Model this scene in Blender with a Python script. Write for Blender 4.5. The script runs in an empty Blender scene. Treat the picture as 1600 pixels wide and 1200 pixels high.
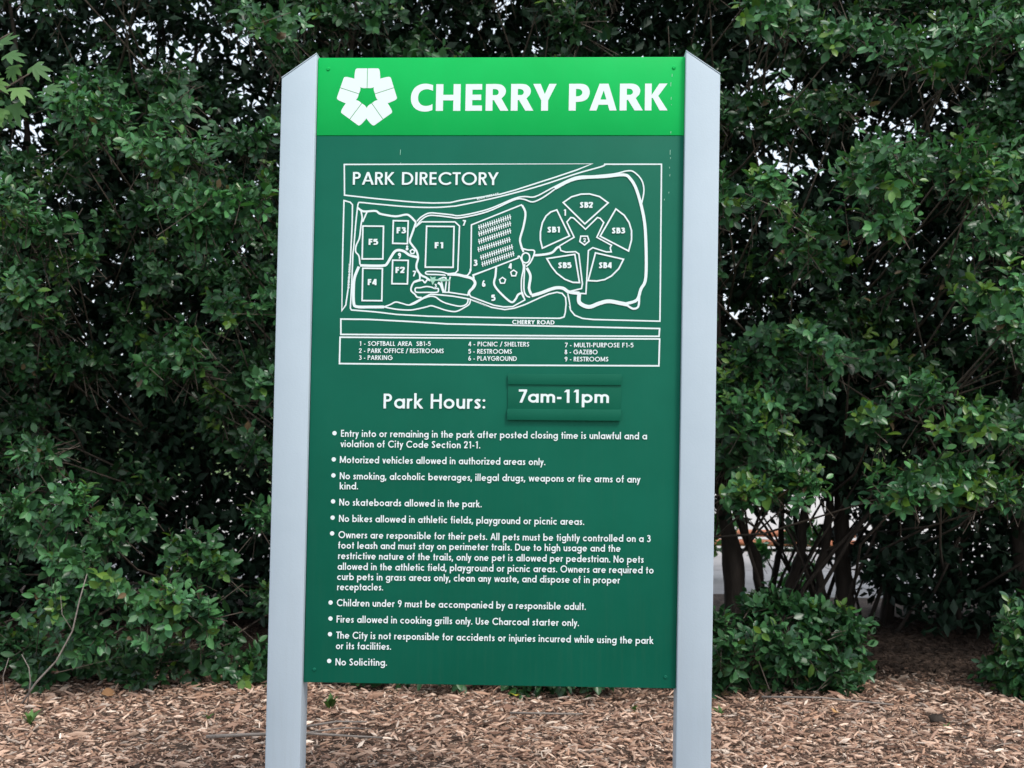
import bpy, math, random
import numpy as np
from mathutils import Matrix, Vector

# ------------------------------------------------------------ camera, sky, sun, exposure
sc = bpy.context.scene
col = sc.collection
CAM_LOC = (0.2048, -3.7892, 1.5)
CAM_ROWS = [[0.99931, -0.00767, 0.03627], [0.03604, -0.02832, -0.99895], [0.00869, 0.99957, -0.02803]]
ZB, PANEL_H, LEAN = 0.6195, 2.0713, 0.010052

cam_data = bpy.data.cameras.new("camera")
cam_data.sensor_width = 36.0
cam_data.lens = 36.0 * 1800.0 / 1600.0
cam_data.clip_start = 0.05
cam_data.clip_end = 2000
cam_data.dof.use_dof = True
cam_data.dof.focus_distance = 3.8
cam_data.dof.aperture_fstop = 6.0
cam_ob = bpy.data.objects.new("camera", cam_data)
col.objects.link(cam_ob)
cam_ob.matrix_world = Matrix.Translation(CAM_LOC) @ Matrix(CAM_ROWS).to_4x4()
sc.camera = cam_ob

SUN_DIR = Vector((0.42, -0.50, 0.95)).normalized()      # towards the sun: high, behind the camera, right
world = bpy.data.worlds.new("World")
sc.world = world
world.use_nodes = True
wn = world.node_tree.nodes
wl = world.node_tree.links
bg = wn["Background"]
sky = wn.new("ShaderNodeTexSky")
sky.sky_type = 'NISHITA'
sky.sun_disc = False
sky.sun_elevation = math.asin(SUN_DIR.z)
sky.sun_rotation = math.atan2(SUN_DIR.x, SUN_DIR.y)
sky.air_density = 1.0
sky.dust_density = 4.0
sky.ozone_density = 1.0
haze_mix = wn.new("ShaderNodeMixRGB")                    # bright even overcast veil over the clear sky
haze_mix.inputs[0].default_value = 0.68
haze_mix.inputs[2].default_value = (6.6, 7.2, 7.8, 1)
wl.new(sky.outputs[0], haze_mix.inputs[1])
wl.new(haze_mix.outputs[0], bg.inputs[0])
bg.inputs[1].default_value = 0.14
sun_data = bpy.data.lights.new("sun", 'SUN')
sun_data.energy = 1.5
sun_data.angle = math.radians(14)
sun_data.color = (1.0, 0.96, 0.9)
sun_ob = bpy.data.objects.new("sun", sun_data)
sun_ob.rotation_euler = SUN_DIR.to_track_quat('Z', 'Y').to_euler()
col.objects.link(sun_ob)
sc.view_settings.view_transform = 'Standard'
sc.view_settings.look = 'None'
sc.view_settings.gamma = 1
sc.view_settings.use_curve_mapping = False
sc.view_settings.exposure = 0.5

# ------------------------------------------------------------ measured data (millimetres on the sign face)
LINES = [('map_road_line',4.65,1,0, [(-514.7,1713.4),(308.0,1716.2),(258.3,1695.7),(183.9,1670.3),(52.4,1627.6),(4.1,1614.2),(-123.8,1594.5),(-159.1,1586.4),(-215.8,1584.9),(-258.4,1586.6),(-301.1,1589.7),(-408.0,1599.4),(-511.7,1610.7)]),('map_road_line',4.65,0,0, [(-479.2,1407.9),(-480.5,1336.8),(-482.4,1265.8),(-483.5,1233.9),(-479.8,1228.3),(-399.7,1222.3),(-328.5,1214.2),(-222.1,1208.8),(-116.0,1207.3),(11.0,1205.4),(210.4,1204.4),(224.5,1209.1),(228.5,1223.4),(229.6,1241.2),(230.8,1251.8),(228.2,1273.8),(217.0,1286.9),(199.4,1290.4),(173.2,1284.5),(147.0,1273.4),(94.7,1248.9),(59.7,1236.8),(29.0,1232.2),(-15.2,1239.5),(-73.0,1263.5),(-32.0,1243.0),(-88.1,1266.6),(-143.9,1275.8),(-191.8,1280.4),(-217.3,1281.8),(-226.7,1277.8),(-247.2,1267.4),(-270.9,1254.5),(-286.7,1246.5)]),('map_road_line',4.65,0,1, [(348.0,1714.8),(341.6,1707.7),(258.5,1683.7),(140.3,1643.7),(-0.2,1605.3),(-123.5,1578.5),(-158.8,1573.6),(-215.5,1570.3),(-300.7,1572.6),(-407.6,1581.6),(-457.6,1586.5),(-464.7,1583.0),(-467.2,1569.8),(-472.0,1514.6),(-475.9,1450.5),(-478.8,1418.5),(-479.2,1407.9)]),('map_road_line',4.65,0,0, [(348.0,1714.8),(536.5,1714.9),(538.8,1332.4),(539.2,1196.7),(320.5,1201.1),(285.0,1204.5),(259.9,1214.6),(246.2,1230.6),(242.4,1241.3),(245.1,1238.7),(239.3,1269.4),(234.5,1291.4),(221.1,1304.6)]),('map_road_line',4.65,1,0, [(-513.0,1592.8),(-491.5,1586.8),(-484.2,1578.6),(-483.8,1514.5),(-487.0,1390.1),(-492.1,1301.3),(-499.0,1244.5),(-511.7,1226.0),(-513.4,1407.7)]),('map_border',5.07,1,0, [(-514.3,1197.8),(-422.5,1197.3),(-289.5,1191.2),(-160.3,1183.7),(11.4,1181.5),(225.1,1177.8),(538.6,1172.5),(537.2,1146.9),(12.1,1146.5),(-513.2,1146.9)]),('legend_border',5.07,1,0, [(-515.5,1137.6),(12.3,1137.3),(539.1,1138.4),(537.9,1050.1),(14.0,1048.5),(-515.6,1050.1)]),('map_path_line',6.76,0,1, [(-466.1,1568.0),(-446.2,1556.6),(-407.1,1558.1),(-392.7,1549.3),(-364.1,1543.3),(-335.6,1540.5),(-303.7,1546.3),(-289.3,1539.2),(-278.5,1528.6),(-271.2,1520.4)]),('map_path_line',6.76,0,1, [(-271.2,1520.4),(-276.2,1504.4),(-284.5,1479.5),(-290.5,1458.2),(-282.0,1444.1),(-267.4,1424.6),(-261.6,1401.6),(-266.5,1380.3),(-264.3,1362.6),(-249.8,1344.9),(-235.4,1337.9),(-221.1,1328.0)]),('map_path_line',5.07,0,1, [(-456.4,1562.7),(-451.1,1536.0),(-454.1,1511.1),(-458.5,1468.4),(-468.6,1443.4),(-469.9,1422.1),(-458.9,1407.9),(-454.7,1379.5)]),('map_path_line',5.07,0,0, [(-434.8,1555.6),(-449.0,1521.7)]),('map_path_line',8.45,0,1, [(-454.7,1376.7),(-410.2,1375.4),(-374.6,1376.3),(-364.1,1383.4),(-353.9,1401.2),(-340.1,1422.6),(-326.0,1427.9),(-308.2,1423.4),(-290.2,1411.4),(-263.4,1404.4)]),('map_path_line',9.3,0,1, [(-458.1,1372.4),(-471.6,1336.9),(-474.3,1301.3),(-472.5,1251.7),(-462.2,1239.3),(-417.8,1238.5),(-371.6,1238.8)]),('map_path_line',4.65,0,1, [(-371.6,1238.8),(-350.5,1247.0),(-333.0,1255.3),(-311.6,1250.8),(-290.2,1245.6),(-269.0,1251.0),(-241.1,1267.7),(-218.2,1274.9),(-201.1,1272.4),(-185.0,1261.3),(-168.9,1253.4),(-146.5,1247.2),(-121.0,1242.5),(-103.6,1245.8),(-94.2,1255.4),(-93.7,1268.1)]),('map_path_line',4.65,0,1, [(-371.6,1238.8),(-328.9,1231.2),(-286.3,1228.9),(-262.5,1232.3),(-233.9,1238.8),(-214.9,1243.6),(-197.3,1239.0),(-168.4,1229.6),(-142.9,1224.9),(-127.0,1226.6),(-108.1,1236.3),(-89.3,1249.1),(-85.6,1263.4)]),('map_path_line',5.5,0,1, [(-265.3,1366.1),(-257.0,1351.8),(-254.3,1337.4),(-256.5,1329.5),(-272.3,1323.0),(-281.6,1307.0),(-282.1,1292.7),(-269.9,1281.6),(-261.7,1272.1),(-247.3,1270.5)]),('map_path_line',5.07,0,1, [(-272.3,1321.4),(-256.5,1326.3),(-245.3,1327.9),(-237.2,1320.0),(-229.4,1329.6),(-219.8,1326.4)]),('map_path_line',4.65,1,1, [(-267.1,1302.3),(-252.8,1303.2),(-232.1,1307.3),(-214.6,1304.9),(-204.9,1301.0),(-193.8,1301.1),(-192.1,1296.3),(-196.7,1288.3),(-231.7,1287.8),(-263.6,1288.0),(-269.3,1294.3)]),('map_path_line',4.65,0,1, [(-170.7,1342.6),(-174.0,1345.7),(-202.7,1347.2),(-232.2,1348.4),(-231.6,1356.7),(-193.3,1356.8),(-174.1,1353.7),(-161.3,1349.0)]),('map_path_line',8.88,0,1, [(-162.9,1348.2),(-129.4,1346.7),(-105.5,1341.3),(-86.3,1336.6),(-75.0,1328.7),(-70.8,1317.5),(-76.1,1304.8),(-88.6,1292.0),(-92.3,1278.5)]),('map_path_line',4.65,0,0, [(-153.2,1340.3),(-156.1,1329.1),(-157.7,1288.5),(-97.9,1280.0),(-92.3,1278.5)]),('map_path_line',4.65,0,0, [(-192.8,1330.5),(-177.0,1337.8),(-168.2,1336.2),(-166.0,1326.7),(-169.9,1288.4),(-156.9,1288.5)]),('map_path_line',8.45,0,1, [(-194.2,1320.2),(-186.1,1315.4),(-179.5,1302.7),(-174.1,1286.8)]),('map_path_line',4.65,0,0, [(-182.3,1325.0),(-173.6,1288.4)]),('map_road_line',4.65,0,0, [(-272.6,1504.4),(-251.7,1522.3),(-141.8,1522.2),(-126.3,1508.4),(-129.0,1361.3),(-136.6,1352.5),(-161.3,1349.5)]),('map_road_line',4.65,0,0, [(-87.7,1366.8),(-88.5,1354.1),(-97.6,1344.5),(-108.7,1343.6)]),('map_road_line',4.65,0,0, [(-34.3,1362.3),(-78.5,1346.2),(-75.0,1331.0),(-71.3,1319.1)]),('map_road_line',4.65,0,0, [(79.8,1580.2),(-86.8,1512.5),(-86.0,1360.6),(-96.7,1343.8),(-118.7,1341.9)]),('map_path_line',6.76,0,1, [(79.8,1578.0),(91.3,1551.5),(85.5,1507.2),(75.2,1467.3),(78.7,1445.3),(87.1,1423.2)]),('map_road_line',4.65,0,0, [(69.7,1409.9),(69.8,1403.2),(-76.8,1345.2),(-71.9,1318.7),(-91.1,1285.5),(-84.3,1274.4),(-6.5,1246.1),(24.4,1241.0),(55.2,1242.1),(94.4,1264.3),(85.1,1290.7)]),('map_road_line',4.65,0,1, [(69.7,1409.0),(76.4,1405.5),(88.0,1374.6),(82.2,1330.4),(84.3,1286.3),(94.4,1266.5)]),('map_path_line',6.76,0,1, [(-2.3,1372.0),(-4.0,1343.3),(-7.9,1316.8),(10.3,1290.4),(48.3,1257.5),(63.6,1266.4),(72.1,1281.8),(87.3,1288.5)]),('map_path_line',5.07,1,1, [(94.6,1420.1),(104.8,1415.3),(108.1,1403.4),(104.4,1391.4),(95.2,1387.0),(85.9,1391.4),(81.7,1403.3),(85.0,1415.2)]),('map_path_line',5.07,0,1, [(78.0,1436.4),(100.2,1429.9),(122.2,1427.7),(120.3,1410.0),(109.7,1387.9),(96.8,1374.6)]),('map_road_line',4.65,0,1, [(92.2,1383.4),(90.6,1304.0),(98.5,1279.8),(111.8,1273.2)]),('map_path_line',8.45,0,1, [(99.0,1370.2),(111.4,1343.8),(107.7,1304.1),(116.1,1281.2)]),('map_path_line',10.57,0,1, [(116.1,1278.5),(146.7,1287.5),(190.4,1303.6),(218.9,1303.7),(238.9,1291.5),(274.0,1287.2)]),('map_path_line',7.61,0,1, [(120.3,1412.3),(144.5,1413.7),(179.5,1420.4),(196.8,1436.8),(207.7,1441.3)]),('field_outline',5.07,1,0, [(287.7,1516.6),(215.3,1587.1),(242.2,1606.2),(272.8,1615.1),(301.4,1616.0),(334.5,1607.3),(363.3,1586.5)]),('field_outline',5.07,1,0, [(194.6,1562.8),(237.9,1476.7),(149.3,1435.8),(142.2,1463.1),(141.8,1489.7),(147.8,1520.6),(159.7,1542.8),(174.9,1556.1)]),('field_outline',5.07,1,0, [(389.1,1566.3),(338.8,1476.1),(432.9,1427.5),(442.0,1464.1),(441.5,1494.9),(433.2,1521.4),(416.6,1545.6)]),('field_outline',5.07,1,0, [(164.5,1401.4),(256.5,1415.8),(273.4,1322.4),(251.5,1323.2),(225.0,1333.2),(198.3,1353.0),(180.3,1375.0)]),('field_outline',5.07,1,0, [(324.4,1420.9),(416.7,1400.1),(401.9,1369.2),(378.2,1344.9),(356.5,1332.9),(330.3,1328.0),(301.8,1329.2)]),('map_star_outline',4.65,0,0, [(205.5,1443.5),(253.3,1472.3),(228.3,1523.0),(241.2,1537.7),(250.0,1536.4),(290.2,1498.9),(329.0,1537.9),(337.8,1535.3),(349.9,1521.2),(327.9,1472.5),(376.6,1446.2),(372.3,1437.4),(376.1,1424.2),(359.4,1424.1),(315.3,1438.1),(301.0,1428.3),(295.1,1286.0),(271.9,1287.2)]),('map_star_outline',4.65,0,0, [(205.5,1443.5),(210.2,1428.0),(227.8,1422.8),(258.5,1424.7),(269.6,1417.2),(283.2,1318.1),(280.4,1302.7),(243.2,1293.7)]),('map_path_line',4.65,0,1, [(-267.7,1524.0),(-253.8,1538.2),(-227.5,1551.4),(-193.8,1549.7),(-154.7,1545.9),(-122.8,1543.4),(-34.7,1563.6),(52.9,1600.1),(88.1,1606.8),(123.3,1606.9),(184.4,1638.9),(254.3,1671.3),(315.8,1675.8),(381.5,1682.5),(425.2,1692.7),(447.2,1688.3),(471.7,1662.7),(480.1,1627.4),(472.9,1583.2)]),('map_path_line',4.65,0,1, [(-269.2,1508.0),(-253.6,1528.6),(-229.1,1542.9),(-193.6,1541.9),(-154.5,1537.4),(-122.6,1535.9),(-34.6,1556.5),(53.0,1595.7),(83.8,1598.0),(114.9,1589.2),(149.8,1604.7),(186.8,1631.4)]),('map_path_line',9.72,0,1, [(186.7,1633.6),(254.4,1666.0),(350.9,1673.6),(412.3,1679.4),(434.4,1667.1),(456.9,1627.4),(480.1,1543.5),(488.8,1464.2),(490.7,1341.0),(475.1,1301.4),(462.6,1266.2),(427.8,1253.7)]),('map_path_line',12.68,0,1, [(273.2,1285.0),(274.6,1256.4),(305.5,1242.5),(340.3,1254.6),(370.8,1261.3),(410.3,1254.9),(432.2,1250.6)]),('map_path_line',6.76,0,1, [(427.9,1250.6),(449.9,1237.5),(467.3,1244.2),(470.3,1275.0)]),('field_outline',5.07,1,0, [(-447.6,1507.5),(-378.9,1507.0),(-378.7,1398.3),(-447.7,1398.0)]),('field_outline',5.07,1,0, [(-346.6,1525.6),(-296.9,1525.0),(-298.1,1449.3),(-347.1,1450.2)]),('field_outline',5.07,1,0, [(-235.4,1507.4),(-144.3,1506.6),(-144.8,1371.2),(-236.9,1371.5)]),('field_outline',5.07,1,0, [(-345.9,1394.1),(-294.1,1393.6),(-295.2,1315.6),(-346.7,1316.1)]),('field_outline',5.07,1,0, [(-444.8,1367.1),(-379.4,1366.3),(-379.2,1259.3),(-444.6,1259.6)]),('shelter_mark',4.23,1,0, [(-281.0,1430.6),(-273.5,1425.2),(-276.1,1416.5),(-285.3,1416.4),(-288.3,1425.2)]),('shelter_mark',4.23,1,0, [(56.0,1363.0),(66.2,1355.7),(62.6,1343.8),(50.2,1343.8),(46.1,1355.6)]),('shelter_mark',4.23,1,0, [(19.5,1338.5),(29.7,1331.3),(26.1,1319.4),(13.6,1319.3),(9.6,1331.2)]),('shelter_mark',4.65,1,0, [(275.2,1475.9),(297.2,1476.0),(302.7,1459.2),(288.0,1446.8),(272.0,1458.2)])]
HATCH = [(1.1, [(-64.5,1502.4),(44.3,1540.3)]),(1.5, [(-62.3,1512.0),(-59.3,1495.2)]),(1.5, [(-55.1,1514.6),(-52.1,1497.7)]),(1.5, [(-47.8,1517.1),(-44.8,1500.3)]),(1.5, [(-40.5,1519.6),(-37.6,1502.8)]),(1.5, [(-33.3,1522.2),(-30.3,1505.3)]),(1.5, [(-26.0,1524.7),(-23.1,1507.9)]),(1.5, [(-18.8,1527.2),(-15.8,1510.4)]),(1.5, [(-11.5,1529.7),(-8.6,1512.9)]),(1.5, [(-4.3,1532.3),(-1.3,1515.4)]),(1.5, [(3.0,1534.8),(5.9,1518.0)]),(1.5, [(10.2,1537.3),(13.2,1520.5)]),(1.5, [(17.5,1539.9),(20.4,1523.0)]),(1.5, [(24.7,1542.4),(27.7,1525.6)]),(1.5, [(32.0,1544.9),(34.9,1528.1)]),(1.5, [(39.2,1547.4),(42.2,1530.6)]),(1.1, [(-64.0,1481.1),(44.7,1518.1)]),(1.5, [(-61.9,1490.7),(-58.9,1473.9)]),(1.5, [(-54.6,1493.2),(-51.7,1476.4)]),(1.5, [(-47.4,1495.7),(-44.4,1478.9)]),(1.5, [(-40.1,1498.2),(-37.2,1481.3)]),(1.5, [(-32.9,1500.6),(-29.9,1483.8)]),(1.5, [(-25.6,1503.1),(-22.6,1486.3)]),(1.5, [(-18.4,1505.6),(-15.4,1488.7)]),(1.5, [(-11.1,1508.0),(-8.1,1491.2)]),(1.5, [(-3.9,1510.5),(-0.9,1493.7)]),(1.5, [(3.4,1513.0),(6.4,1496.2)]),(1.5, [(10.6,1515.4),(13.6,1498.6)]),(1.5, [(17.9,1517.9),(20.9,1501.1)]),(1.5, [(25.1,1520.4),(28.1,1503.6)]),(1.5, [(32.4,1522.9),(35.4,1506.0)]),(1.5, [(39.6,1525.3),(42.6,1508.5)]),(1.1, [(-63.5,1455.8),(45.2,1493.8)]),(1.5, [(-61.4,1465.5),(-58.4,1448.7)]),(1.5, [(-54.1,1468.1),(-51.2,1451.2)]),(1.5, [(-46.9,1470.6),(-43.9,1453.8)]),(1.5, [(-39.6,1473.1),(-36.7,1456.3)]),(1.5, [(-32.4,1475.6),(-29.4,1458.8)]),(1.5, [(-25.1,1478.2),(-22.2,1461.4)]),(1.5, [(-17.9,1480.7),(-14.9,1463.9)]),(1.5, [(-10.6,1483.2),(-7.7,1466.4)]),(1.5, [(-3.4,1485.8),(-0.4,1469.0)]),(1.5, [(3.9,1488.3),(6.8,1471.5)]),(1.5, [(11.1,1490.8),(14.1,1474.0)]),(1.5, [(18.4,1493.4),(21.3,1476.5)]),(1.5, [(25.6,1495.9),(28.6,1479.1)]),(1.5, [(32.9,1498.4),(35.8,1481.6)]),(1.5, [(40.1,1500.9),(43.1,1484.1)]),(1.1, [(-65.2,1429.3),(43.5,1465.0)]),(1.5, [(-63.1,1438.9),(-60.1,1422.1)]),(1.5, [(-55.8,1441.3),(-52.9,1424.5)]),(1.5, [(-48.6,1443.6),(-45.6,1426.8)]),(1.5, [(-41.3,1446.0),(-38.3,1429.2)]),(1.5, [(-34.1,1448.4),(-31.1,1431.6)]),(1.5, [(-26.8,1450.8),(-23.8,1434.0)]),(1.5, [(-19.6,1453.2),(-16.6,1436.4)]),(1.5, [(-12.3,1455.6),(-9.3,1438.8)]),(1.5, [(-5.1,1458.0),(-2.1,1441.1)]),(1.5, [(2.2,1460.3),(5.2,1443.5)]),(1.5, [(9.4,1462.7),(12.4,1445.9)]),(1.5, [(16.7,1465.1),(19.7,1448.3)]),(1.5, [(23.9,1467.5),(26.9,1450.7)]),(1.5, [(31.2,1469.9),(34.1,1453.1)]),(1.5, [(38.4,1472.2),(41.4,1455.4)]),(1.1, [(-55.9,1402.8),(52.4,1440.7)]),(1.5, [(-53.8,1412.4),(-50.8,1395.6)]),(1.5, [(-46.5,1415.0),(-43.6,1398.2)]),(1.5, [(-39.3,1417.5),(-36.3,1400.7)]),(1.5, [(-32.1,1420.0),(-29.1,1403.2)]),(1.5, [(-24.9,1422.6),(-21.9,1405.8)]),(1.5, [(-17.7,1425.1),(-14.7,1408.3)]),(1.5, [(-10.4,1427.6),(-7.5,1410.8)]),(1.5, [(-3.2,1430.2),(-0.3,1413.4)]),(1.5, [(4.0,1432.7),(7.0,1415.9)]),(1.5, [(11.2,1435.2),(14.2,1418.4)]),(1.5, [(18.4,1437.8),(21.4,1421.0)]),(1.5, [(25.6,1440.3),(28.6,1423.5)]),(1.5, [(32.9,1442.8),(35.8,1426.0)]),(1.5, [(40.1,1445.3),(43.0,1428.6)]),(1.5, [(47.3,1447.9),(50.2,1431.1)]),(1.1, [(-51.0,1380.7),(57.2,1418.7)]),(1.5, [(-48.9,1390.3),(-45.9,1373.5)]),(1.5, [(-41.7,1392.9),(-38.7,1376.1)]),(1.5, [(-34.5,1395.4),(-31.5,1378.6)]),(1.5, [(-27.3,1397.9),(-24.3,1381.1)]),(1.5, [(-20.0,1400.5),(-17.1,1383.7)]),(1.5, [(-12.8,1403.0),(-9.8,1386.2)]),(1.5, [(-5.6,1405.5),(-2.6,1388.7)]),(1.5, [(1.6,1408.1),(4.6,1391.3)]),(1.5, [(8.8,1410.6),(11.8,1393.8)]),(1.5, [(16.0,1413.1),(19.0,1396.3)]),(1.5, [(23.3,1415.7),(26.2,1398.9)]),(1.5, [(30.5,1418.2),(33.4,1401.4)]),(1.5, [(37.7,1420.7),(40.6,1403.9)]),(1.5, [(44.9,1423.3),(47.9,1406.5)]),(1.5, [(52.1,1425.8),(55.1,1409.0)])]
TEXTS = [('directory_title', 'PARK DIRECTORY',(-484.7,1645.4),(-0.1,1644.8),42.27,0.145),('hours_title', 'Park Hours:',(-365.7,902.9),(-29.8,904.4),48.61,0.15),('hours_lettering', '7am-11pm',(80.4,925.9),(376.4,926.9),43.33,0.165),('legend_lettering', '1 - SOFTBALL AREA  SB1-5',(-451.1,1109.3),(-214.3,1110.1),15.22,0.165),('legend_lettering', '2 - PARK OFFICE / RESTROOMS',(-451.3,1085.7),(-169.8,1086.8),15.22,0.165),('legend_lettering', '3 - PARKING',(-450.8,1062.7),(-338.7,1063.2),15.22,0.165),('legend_lettering', '4 - PICNIC / SHELTERS',(-89.2,1110.2),(111.8,1110.4),15.22,0.165),('legend_lettering', '5 - RESTROOMS',(-88.7,1085.9),(55.3,1086.2),15.22,0.165),('legend_lettering', '6 - PLAYGROUND',(-88.2,1062.8),(71.8,1062.8),15.22,0.165),('legend_lettering', '7 - MULTI-PURPOSE F1-5',(229.1,1108.7),(453.0,1109.8),15.22,0.165),('legend_lettering', '8 - GAZEBO',(228.4,1085.9),(336.6,1086.3),15.22,0.165),('legend_lettering', '9 - RESTROOMS',(228.9,1062.5),(372.4,1063.1),15.22,0.165),('street_name', 'CHERRY ROAD',(54.2,1184.2),(193.7,1183.6),13.95,0.2),('street_name', 'EDEN TERRACE',(-69.6,1595.2),(2.2,1612.4),7.61,0.2),('street_name', 'CORNELL DRIVE',(-487.7,1298.1),(-484.7,1382.3),7.19,0.2),('map_label', 'F5',(-427.2,1444.7),(-397.7,1444.8),20.29,0.24),('map_label', 'F3',(-334.9,1483.4),(-305.4,1483.5),20.29,0.24),('map_label', 'F1',(-207.1,1434.1),(-177.8,1434.2),20.29,0.24),('map_label', 'F2',(-335.6,1351.3),(-306.1,1351.5),20.29,0.24),('map_label', 'F4',(-427.0,1310.9),(-397.6,1311.0),20.29,0.24),('map_label', 'SB2',(270.2,1569.5),(312.1,1569.6),19.44,0.24),('map_label', 'SB1',(164.8,1487.5),(206.8,1487.6),19.44,0.24),('map_label', 'SB3',(377.0,1485.0),(418.7,1485.1),19.44,0.24),('map_label', 'SB5',(202.5,1369.7),(244.4,1369.9),19.44,0.24),('map_label', 'SB4',(336.3,1370.3),(378.1,1370.4),19.44,0.24),('map_label', '7',(-116.0,1509.5),(-105.5,1509.5),19.02,0.24),('map_label', '7',(-278.0,1340.5),(-267.4,1340.6),19.02,0.24),('map_label', '8',(-303.4,1426.6),(-294.0,1426.6),16.91,0.24),('map_label', '9',(-328.9,1399.9),(-318.4,1399.9),19.02,0.24),('map_label', '3',(-205.6,1303.3),(-198.6,1303.3),12.68,0.24),('map_label', '6',(-47.9,1306.9),(-36.3,1306.9),21.14,0.24),('map_label', '5',(-16.0,1260.4),(-4.3,1260.5),21.14,0.24),('map_label', '1',(216.9,1543.4),(225.8,1543.4),21.14,0.24),('map_label', '2',(284.1,1455.8),(291.6,1455.8),13.74,0.24),('map_label', '3',(-77.5,1375.7),(-65.9,1375.7),21.14,0.24),('map_label', '4',(38.8,1366.2),(49.3,1366.2),19.02,0.24),('rule_lettering', 'Entry into or remaining in the park after posted closing time is unlawful and a',(-504.8,808.1),(502.7,808.7),22.83,0.158),('rule_lettering', 'violation of City Code Section 21-1.',(-505.9,774.0),(-43.5,774.1),22.83,0.158),('rule_lettering', 'Motorized vehicles allowed in authorized areas only.',(-506.6,721.5),(171.4,721.1),22.83,0.158),('rule_lettering', 'No smoking, alcoholic beverages, illegal drugs, weapons or fire arms of any',(-505.7,668.0),(483.7,667.2),22.83,0.158),('rule_lettering', 'kind.',(-505.0,634.8),(-444.3,635.1),22.83,0.158),('rule_lettering', 'No skateboards allowed in the park.',(-505.2,581.3),(-34.9,580.8),22.83,0.158),('rule_lettering', 'No bikes allowed in athletic fields, playground or picnic areas.',(-505.1,527.8),(302.1,527.2),22.83,0.158),('rule_lettering', 'Owners are responsible for their pets. All pets must be tightly controlled on a 3',(-505.5,474.4),(518.8,474.0),22.83,0.158),('rule_lettering', 'foot leash and must stay on perimeter trails. Due to high usage and the',(-505.9,439.9),(422.3,441.1),22.83,0.158),('rule_lettering', 'restrictive nature of the trails, only one pet is allowed per pedestrian. No pets',(-505.1,405.4),(498.2,406.3),22.83,0.158),('rule_lettering', 'allowed in the athletic field, playground or picnic areas. Owners are required to',(-506.0,370.5),(530.8,372.0),22.83,0.158),('rule_lettering', 'curb pets in grass areas only, clean any waste, and dispose of in proper',(-506.5,336.9),(421.9,338.1),22.83,0.158),('rule_lettering', 'receptacles.',(-505.8,303.3),(-354.1,304.6),22.83,0.158),('rule_lettering', 'Children under 9 must be accompanied by a responsible adult.',(-505.8,251.3),(312.3,250.7),22.83,0.158),('rule_lettering', 'Fires allowed in cooking grills only. Use Charcoal starter only.',(-505.4,197.6),(290.5,197.7),22.83,0.158),('rule_lettering', 'The City is not responsible for accidents or injuries incurred while using the park',(-505.5,145.3),(533.5,143.9),22.83,0.158),('rule_lettering', 'or its facilities.',(-505.6,110.5),(-323.7,111.3),22.83,0.158),('rule_lettering', 'No Soliciting.',(-505.6,57.4),(-336.1,58.9),22.83,0.158)]
BULLETS = [(-526.7,819.7),(-527.3,733.1),(-527.2,680.3),(-526.4,594.7),(-526.6,541.2),(-527.1,489.3),(-526.9,262.3),(-526.1,209.9),(-526.6,158.8),(-527.1,71.2)]
TITLE = [('C',(-296.8,1892.1),(-222.5,1892.2)),('H',(-213.1,1892.2),(-131.2,1892.3)),('E',(-114.8,1892.3),(-59.5,1892.4)),('R',(-47.6,1892.4),(28.5,1892.5)),('R',(36.1,1892.5),(111.0,1892.6)),('Y',(108.9,1892.6),(186.7,1892.6)),('P',(227.9,1892.7),(296.6,1892.8)),('A',(296.2,1892.8),(386.1,1892.9)),('R',(395.6,1892.9),(472.3,1893.0)),('K',(478.4,1893.0),(553.8,1893.0))]
TITLE_CAP = 89.4
LOGO_C = (-444.0,1940.8)
LOGO_S = 0.19391
STAR = [(-220.1,1341.6),(-212.8,1336.8),(-201.7,1340.1),(-203.2,1332.9),(-195.9,1328.1),(-204.6,1324.9),(-211.5,1311.3),(-215.7,1322.5),(-221.4,1326.4),(-218.3,1332.0)]
ARROW = [(2.5, [(-199.1,1328.9),(-152.9,1328.3)]),(1.2, [(-184.9,1333.8),(-167.3,1330.6)]),(1.2, [(-186.3,1324.7),(-167.2,1326.7)])]
SCREWS = [(-575.8,2033.5),(572.7,2035.2),(-576.0,42.4),(575.3,36.6)]
SCRATCHES = [(-328.4,1754.2,9),(-326.6,1717.8,3),(566.7,2009.6,5),(563.0,1979.8,7),(564.7,1933.0,5),(566.1,1911.7,2),(564.2,1754.5,8),(565.6,1735.4,3),(562.9,1703.6,3),(564.3,1678.2,4),(562.0,1621.0,3),(547.7,1597.7,3),(565.3,1820.3,4)]
HEADER_Z = 1809.9
PLATE = {'x': (43.5,415.8), 'top': (1020.5,985.0), 'mid': (983.6,906.2), 'bot': (905.1,868.6)}
MMPX = 2.1136
BULLET_R = 7.19
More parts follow.
